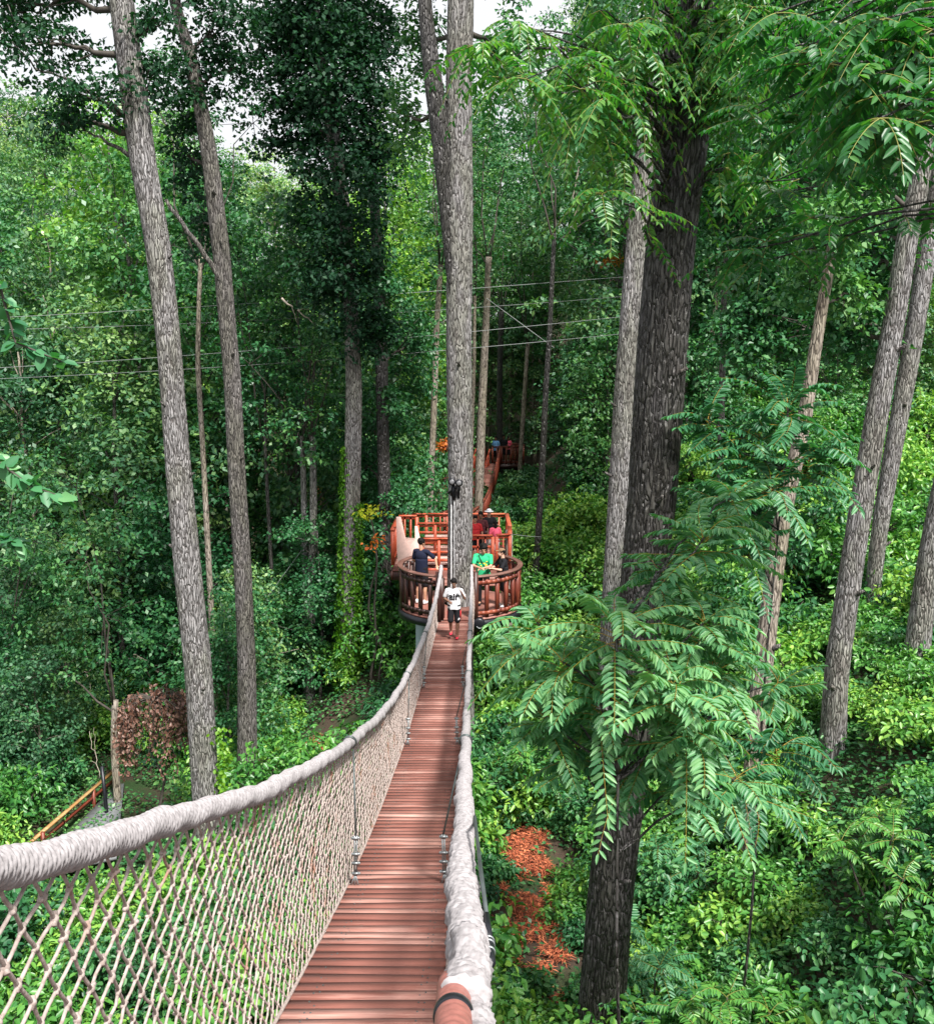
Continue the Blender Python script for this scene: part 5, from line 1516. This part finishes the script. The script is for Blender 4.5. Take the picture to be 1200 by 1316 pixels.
    bw_ = (.165 * W_ + g_) * s; bd = (.125 * W_ + g_) * s
    V = []
    for zz, kx in ((.86, 1.0), (1.0, .98), (1.2, .96)):
        for a in np.arange(18) * 2 * math.pi / 18: V.append(Wd((0, 0, zz)) + Wv((bw_ * kx * math.cos(a), bd * kx * math.sin(a), .006 * math.sin(5 * a))))
    V += [Wd((0, 0, .86)), Wd((0, 0, 1.2))]
    F = [[i * 18 + j, i * 18 + (j + 1) % 18, (i + 1) * 18 + (j + 1) % 18, (i + 1) * 18 + j] for i in range(2) for j in range(18)]
    T = [[54, (j + 1) % 18, j] for j in range(18)] + [[55, 36 + j, 36 + (j + 1) % 18] for j in range(18)]
    mb.addm(V, T, F)
    for a, hx in (('l', -1), ('r', 1)):
        sh = np.array((hx * .185 * W_, 0, 1.40)); el = np.array(ps[a + 'e'])
        e2 = sh + (el - sh) * .72
        cone(mb, Wd(sh), Wd(e2), .062 * s, .060 * s)
    top = solid('shirt', mb, vox, shirt, t)
    mb = MB()
    cone(mb, Wd((-.06, 0, .97)), Wd((.06, 0, .97)), .125 * s * W_, .125 * s * W_)
    for a, hx in (('l', -1), ('r', 1)):
        h_ = np.array((hx * .088, 0, .92)); k_ = np.array(ps[a + 'k']); an = np.array(ps[a + 'a'])
        if long_pants: cone(mb, Wd(h_), Wd(k_), .095 * s, .070 * s); cone(mb, Wd(k_), Wd(an + [0, 0, .02]), .068 * s, .052 * s)
        else: cone(mb, Wd(h_), Wd(h_ + (k_ - h_) * .9), .098 * s, .088 * s)
    pn = solid('trousers' if long_pants else 'shorts', mb, vox, pants, t)
    for a in 'lr':
        an = np.array(ps[a + 'a']); mb = MB()
        c = Wd(an + [0, .055, -.052]); 
        mb.ball(c, .047 * s, .135 * s, .040 * s, 12, 8, XY); mb.ball(Wd(an + [0, -.02, -.02]), .044 * s, .055 * s, .062 * s, 12, 8, XY)
        solid('shoe', mb, vox, shoes, t)
    # hair
    if hair:
        mb = MB()
        mb.ball(Hd(0, -.018, .045), .092 * s, .106 * s, .100 * s, 16, 12, MH)
        mb.ball(Hd(0, .035, .085), .065 * s, .055 * s, .040 * s, 12, 8, MH)
        rg_ = np.random.default_rng(int(H * 100))
        for _ in range(26):
            a = rg_.random() * 6.28; b = rg_.uniform(.0, 1.2)
            mb.ball(Hd(.080 * math.cos(a) * math.cos(b), -.025 + .092 * math.sin(a) * math.cos(b) * (1 if math.sin(a) < .3 else .6), .055 + .085 * math.sin(b)), rg_.uniform(.014, .024) * s, seg=8, ring=6)
        if hair == 'long':
            mb.ball(Hd(0, -.07, -.06), .085 * s, .05 * s, .15 * s, 12, 10, MH)
        if hair == 'curly':
            for _ in range(40):
                v = nrm(rg_.normal(size=3)); 
                if v[1] > .45: continue
                mb.ball(Hd(v[0] * .095, v[1] * .105 - .03, v[2] * .105 + .05), .032 * s, seg=8, ring=6)
        solid('hair', mb, vox * .8, HAIR, t, 1)
    if hat is not None:
        mb = MB(); mb.ball(Hd(0, -.01, .07), .093 * s, .108 * s, .075 * s, 16, 10, MH)
        if hat[1] == 'cap': mb.ball(Hd(0, .125, .062), .065 * s, .075 * s, .010 * s, 12, 6, MH)
        else: mb.ball(Hd(0, -.01, .045), .165 * s, .17 * s, .014 * s, 18, 6, MH)
        solid('hat', mb, vox * .8, hat[0], t, 1)
    return t, Wd, Wv, top
white = cloth('white_cloth', (.74, .74, .78)); blackc = cloth('black_cloth', (.012, .012, .015)); navy = cloth('navy_cloth', (.010, .013, .032)); green = cloth('green_cloth', (.03, .42, .18))
redc = cloth('red_cloth', (.50, .03, .035)); redshoe = cloth('red_shoe', (.72, .05, .085)); pink = cloth('pink_cloth', (.80, .12, .20)); blue = cloth('blue_cloth', (.16, .36, .66)); yellow = cloth('yellow_print', (.80, .50, .03)); greyc = cloth('grey_cloth', (.35, .35, .38)); whiteshoe = cloth('white_shoe', (.7, .7, .7)); brownc = cloth('brown_cap', (.20, .12, .07))
PIv = math.pi
# the boy on the bridge, walking towards us
bz = 22.7
bf = C(-.30, dcy(bz) + .03, bz)
boy, Wd, Wv, top = person('child in white lettered T-shirt and red shoes walking along the bridge', bf, PIv - .05, 1.42, 'brown', white, blackc, redshoe,
    pose=dict(rk=(.09, .17, .52), ra=(.09, .02, .20), lk=(-.10, .03, .49), la=(-.09, .05, .085), le=(-.30, .02, 1.17), lw=(-.21, .16, 1.40), lpn=(.6, .3, 0),
              re=(.29, -.05, 1.16), rw=(.12, .16, 1.10), rpn=(0, 1, .3), head=(0, .035, 1.62), hd=(0, 1, -.28)), vox=.0075, stout=1.05)
bv = BVHTree.FromObject(top, bpy.context.evaluated_depsgraph_get()) if False else None
bpy.context.view_layer.update()
me = top.data
bv = BVHTree.FromPolygons([v.co + top.parent.location for v in me.vertices], [p.vertices for p in me.polygons])
def on_shirt(bv, Wd, Wv, pts2d, out=.003, back=False):
    q = []
    for x, z in pts2d:
        o_ = Wd((x, (-.6 if back else .6), z)); d = Wv((0, (1 if back else -1), 0))
        h = bv.ray_cast(Vector(o_), Vector(d), 2)
        q.append(np.array(h[0]) - d * out if h[0] is not None else o_ + d * .6)
    return np.array(q)
def text_mesh(body, size, offset=.0):
    cu = bpy.data.curves.new('t', 'FONT'); cu.body = body; cu.size = size; cu.offset = offset; cu.resolution_u = 4
    ob = bpy.data.objects.new('t', cu); COL.objects.link(ob)
    dg = bpy.context.evaluated_depsgraph_get()
    m_ = bpy.data.meshes.new_from_object(ob.evaluated_get(dg), depsgraph=dg)
    V = [(v.co.x, v.co.y) for v in m_.vertices]; F = [tuple(p.vertices) for p in m_.polygons]
    bpy.data.objects.remove(ob); bpy.data.meshes.remove(m_)
    return np.array(V), F
V, F = text_mesh('air', .27, .009)
V = V - (V.min(0) + V.max(0)) / 2
pt = [(-(v[0]) * 1.0 - .01, 1.245 + v[1]) for v in V]
q = on_shirt(bv, Wd, Wv, pt, .0)
f2 = Wv((0, 1, 0)); dep = np.array([(p - ORG[boy.name]).dot(f2) for p in q]); X = np.array(pt)
A_ = np.stack([np.ones(len(X)), X[:, 0], X[:, 1], X[:, 0] ** 2, X[:, 1] ** 2], -1)
co_ = np.linalg.lstsq(A_, dep, rcond=None)[0]; fit = A_ @ co_; fit += max(0, (dep - fit).max()) + .004
q = np.array([p + f2 * (b - a) for p, a, b in zip(q, dep, fit)])
me = bpy.data.meshes.new('shirt_lettering'); me.from_pydata([tuple(p - ORG[boy.name]) for p in q], [], F)
o = link_mesh('shirt_lettering', me, blackc, top)
mb = MB(); mb.ball(on_shirt(bv, Wd, Wv, [(.055, 1.03)], .0)[0], .017, .005, .014); part('chest_mark', mb, greyc, top)
mb = MB()
for sx in (-1, 1):
    c = Wd((sx * .16, .02, .72)); mb.box(c, .03, .06, .26)
    mb.ball(Wd((sx * .12, .06, .60)), .05, .06, .035)
# shorts trim
mb = MB()
cone(mb, Wd((-.175, .02, .80)), Wd((-.172, .03, .60)), .022, .028); cone(mb, Wd((.172, .05, .80)), Wd((.168, .10, .62)), .018, .022)
part('side_stripes', mb, redc, boy)
mb = MB()
cone(mb, Wd((-.15, .09, .59)), Wd((-.13, .10, .565)), .02, .018); cone(mb, Wd((.15, .15, .60)), Wd((.13, .16, .58)), .018, .016)
part('white_hem_trim', mb, white, boy)
fl = FL + .002
# man in navy, back turned, hand on the left rail
man, Wd, Wv, top = person('man in navy T-shirt and black shorts, back turned, at the left platform railing', (P(541, 775, 25.3)[0], 25.0 + .05, fl), -.45, 1.76, 'tan', navy, blackc, whiteshoe,
    pose=dict(re=(.36, .10, 1.22), rw=(.50, -.10, 1.10), rpn=(0, 0, -1), le=(-.26, .05, 1.15), lw=(-.22, .22, 1.0), hd=(.5, 1, -.1), lk=(-.11, .03, .49), la=(-.13, 0, .09)), vox=.009)
gp, Wd, Wv, top = person('person in bright green T-shirt with yellow print and dark strap leaning on the right railing', (P(621, 770, 25.4)[0], 24.9, fl), PIv - .15, 1.66, 'tan', green, blackc, blackc, hair='curly',
    pose=dict(le=(-.24, .20, 1.16), lw=(-.02, .34, 1.12), lpn=(0, 0, -1), re=(.24, .22, 1.16), rw=(.04, .36, 1.14), rpn=(0, 0, -1), head=(-.02, .06, 1.60), hd=(-.25, 1, -.35)), lean=.08, stout=1.15, long_pants=True)
bv = BVHTree.FromPolygons([v.co + top.parent.location for v in top.data.vertices], [p.vertices for p in top.data.polygons])
rg = np.random.default_rng(3)
mb = MB(); 
for k in range(7):
    c = on_shirt(bv, Wd, Wv, [(rg.uniform(-.11, .09), rg.uniform(1.13, 1.27))], -.002)[0]; mb.ball(c, rg.uniform(.018, .04), .008, rg.uniform(.012, .028))
part('chest_print', mb, yellow, top)
mb = MB(); q = on_shirt(bv, Wd, Wv, [(.12 - .24 * k, 1.44 - .42 * k) for k in np.linspace(0, 1, 14)], .006); mb.tube(q, .011, 6); part('shoulder_strap', mb, blackc, top)
bm, Wd, Wv, top = person('person in black T-shirt and brown cap turned to the side at the right railing', (P(648, 772, 25.2)[0], 24.75, fl), PIv / 2 + .35, 1.56, 'fair', blackc, blackc, whiteshoe, hat=(brownc, 'cap'),
    pose=dict(le=(-.24, .18, 1.16), lw=(-.12, .40, 1.20), lpn=(0, 0, -1), re=(.23, .2, 1.16), rw=(.10, .42, 1.18), rpn=(0, 0, -1), hd=(0, 1, .02)), lean=.1)
# group on the rear deck
rd = DZ + .003
for lab, px, y_, yaw, H, sk, sh, pa, so, ha, ht, po in (
    ('person in white brimmed hat and black vest on the rear deck', 628, 30.6, PIv + .4, 1.62, 'fair', blackc, white, whiteshoe, 'short', (white, 'brim'), dict(le=(-.27, .1, 1.18), lw=(-.25, .3, 1.2))),
    ('child in bright pink top at the right end of the rear deck', 636, 30.1, .3, 1.32, 'fair', pink, white, whiteshoe, 'long', None, {}),
    ('dark haired person in maroon shirt beside the white hat on the rear deck', 617.5, 30.4, PIv - .2, 1.56, 'brown', cloth('maroon_cloth', (.10, .03, .035)), blackc, blackc, 'short', None, {}),
    ('person in rust red shirt right beside the platform tree on the rear deck', 610.5, 30.0, PIv, 1.50, 'tan', redc, blackc, blackc, 'short', None, {})):
    x_ = (px - 600) / FPX * (y_ * CT - rd * ST)
    pr = person(lab, (x_, y_, rd), yaw, H, sk, sh, pa, so, hair=ha, hat=ht, pose=po, vox=.012)
    if 'pink' in lab:
        mb = MB(); c = pr[1]((0, -.17, 1.2)); mb.ball(c, .11, .07, .16); part('backpack', mb, pink, pr[0])
for lab, px, dy, yaw, H, sh in (('tiny figure in light blue shirt on the far upper platform', 637, -.6, 2.6, 1.70, blue), ('tiny figure in black shirt on the far upper platform', 647, .1, 3.3, 1.68, blackc), ('tiny figure in pink shirt on the far upper platform', 653, .3, 3.6, 1.55, pink)):
    y_ = fc[1] + dy; x_ = (px - 600) / FPX * (y_ * CT - fc[2] * ST)
    person(lab, (x_, y_, fc[2] + (.003 if px > 640 else -.05)), yaw, H, 'brown', sh, blackc, blackc, vox=.016, facing_detail=False)
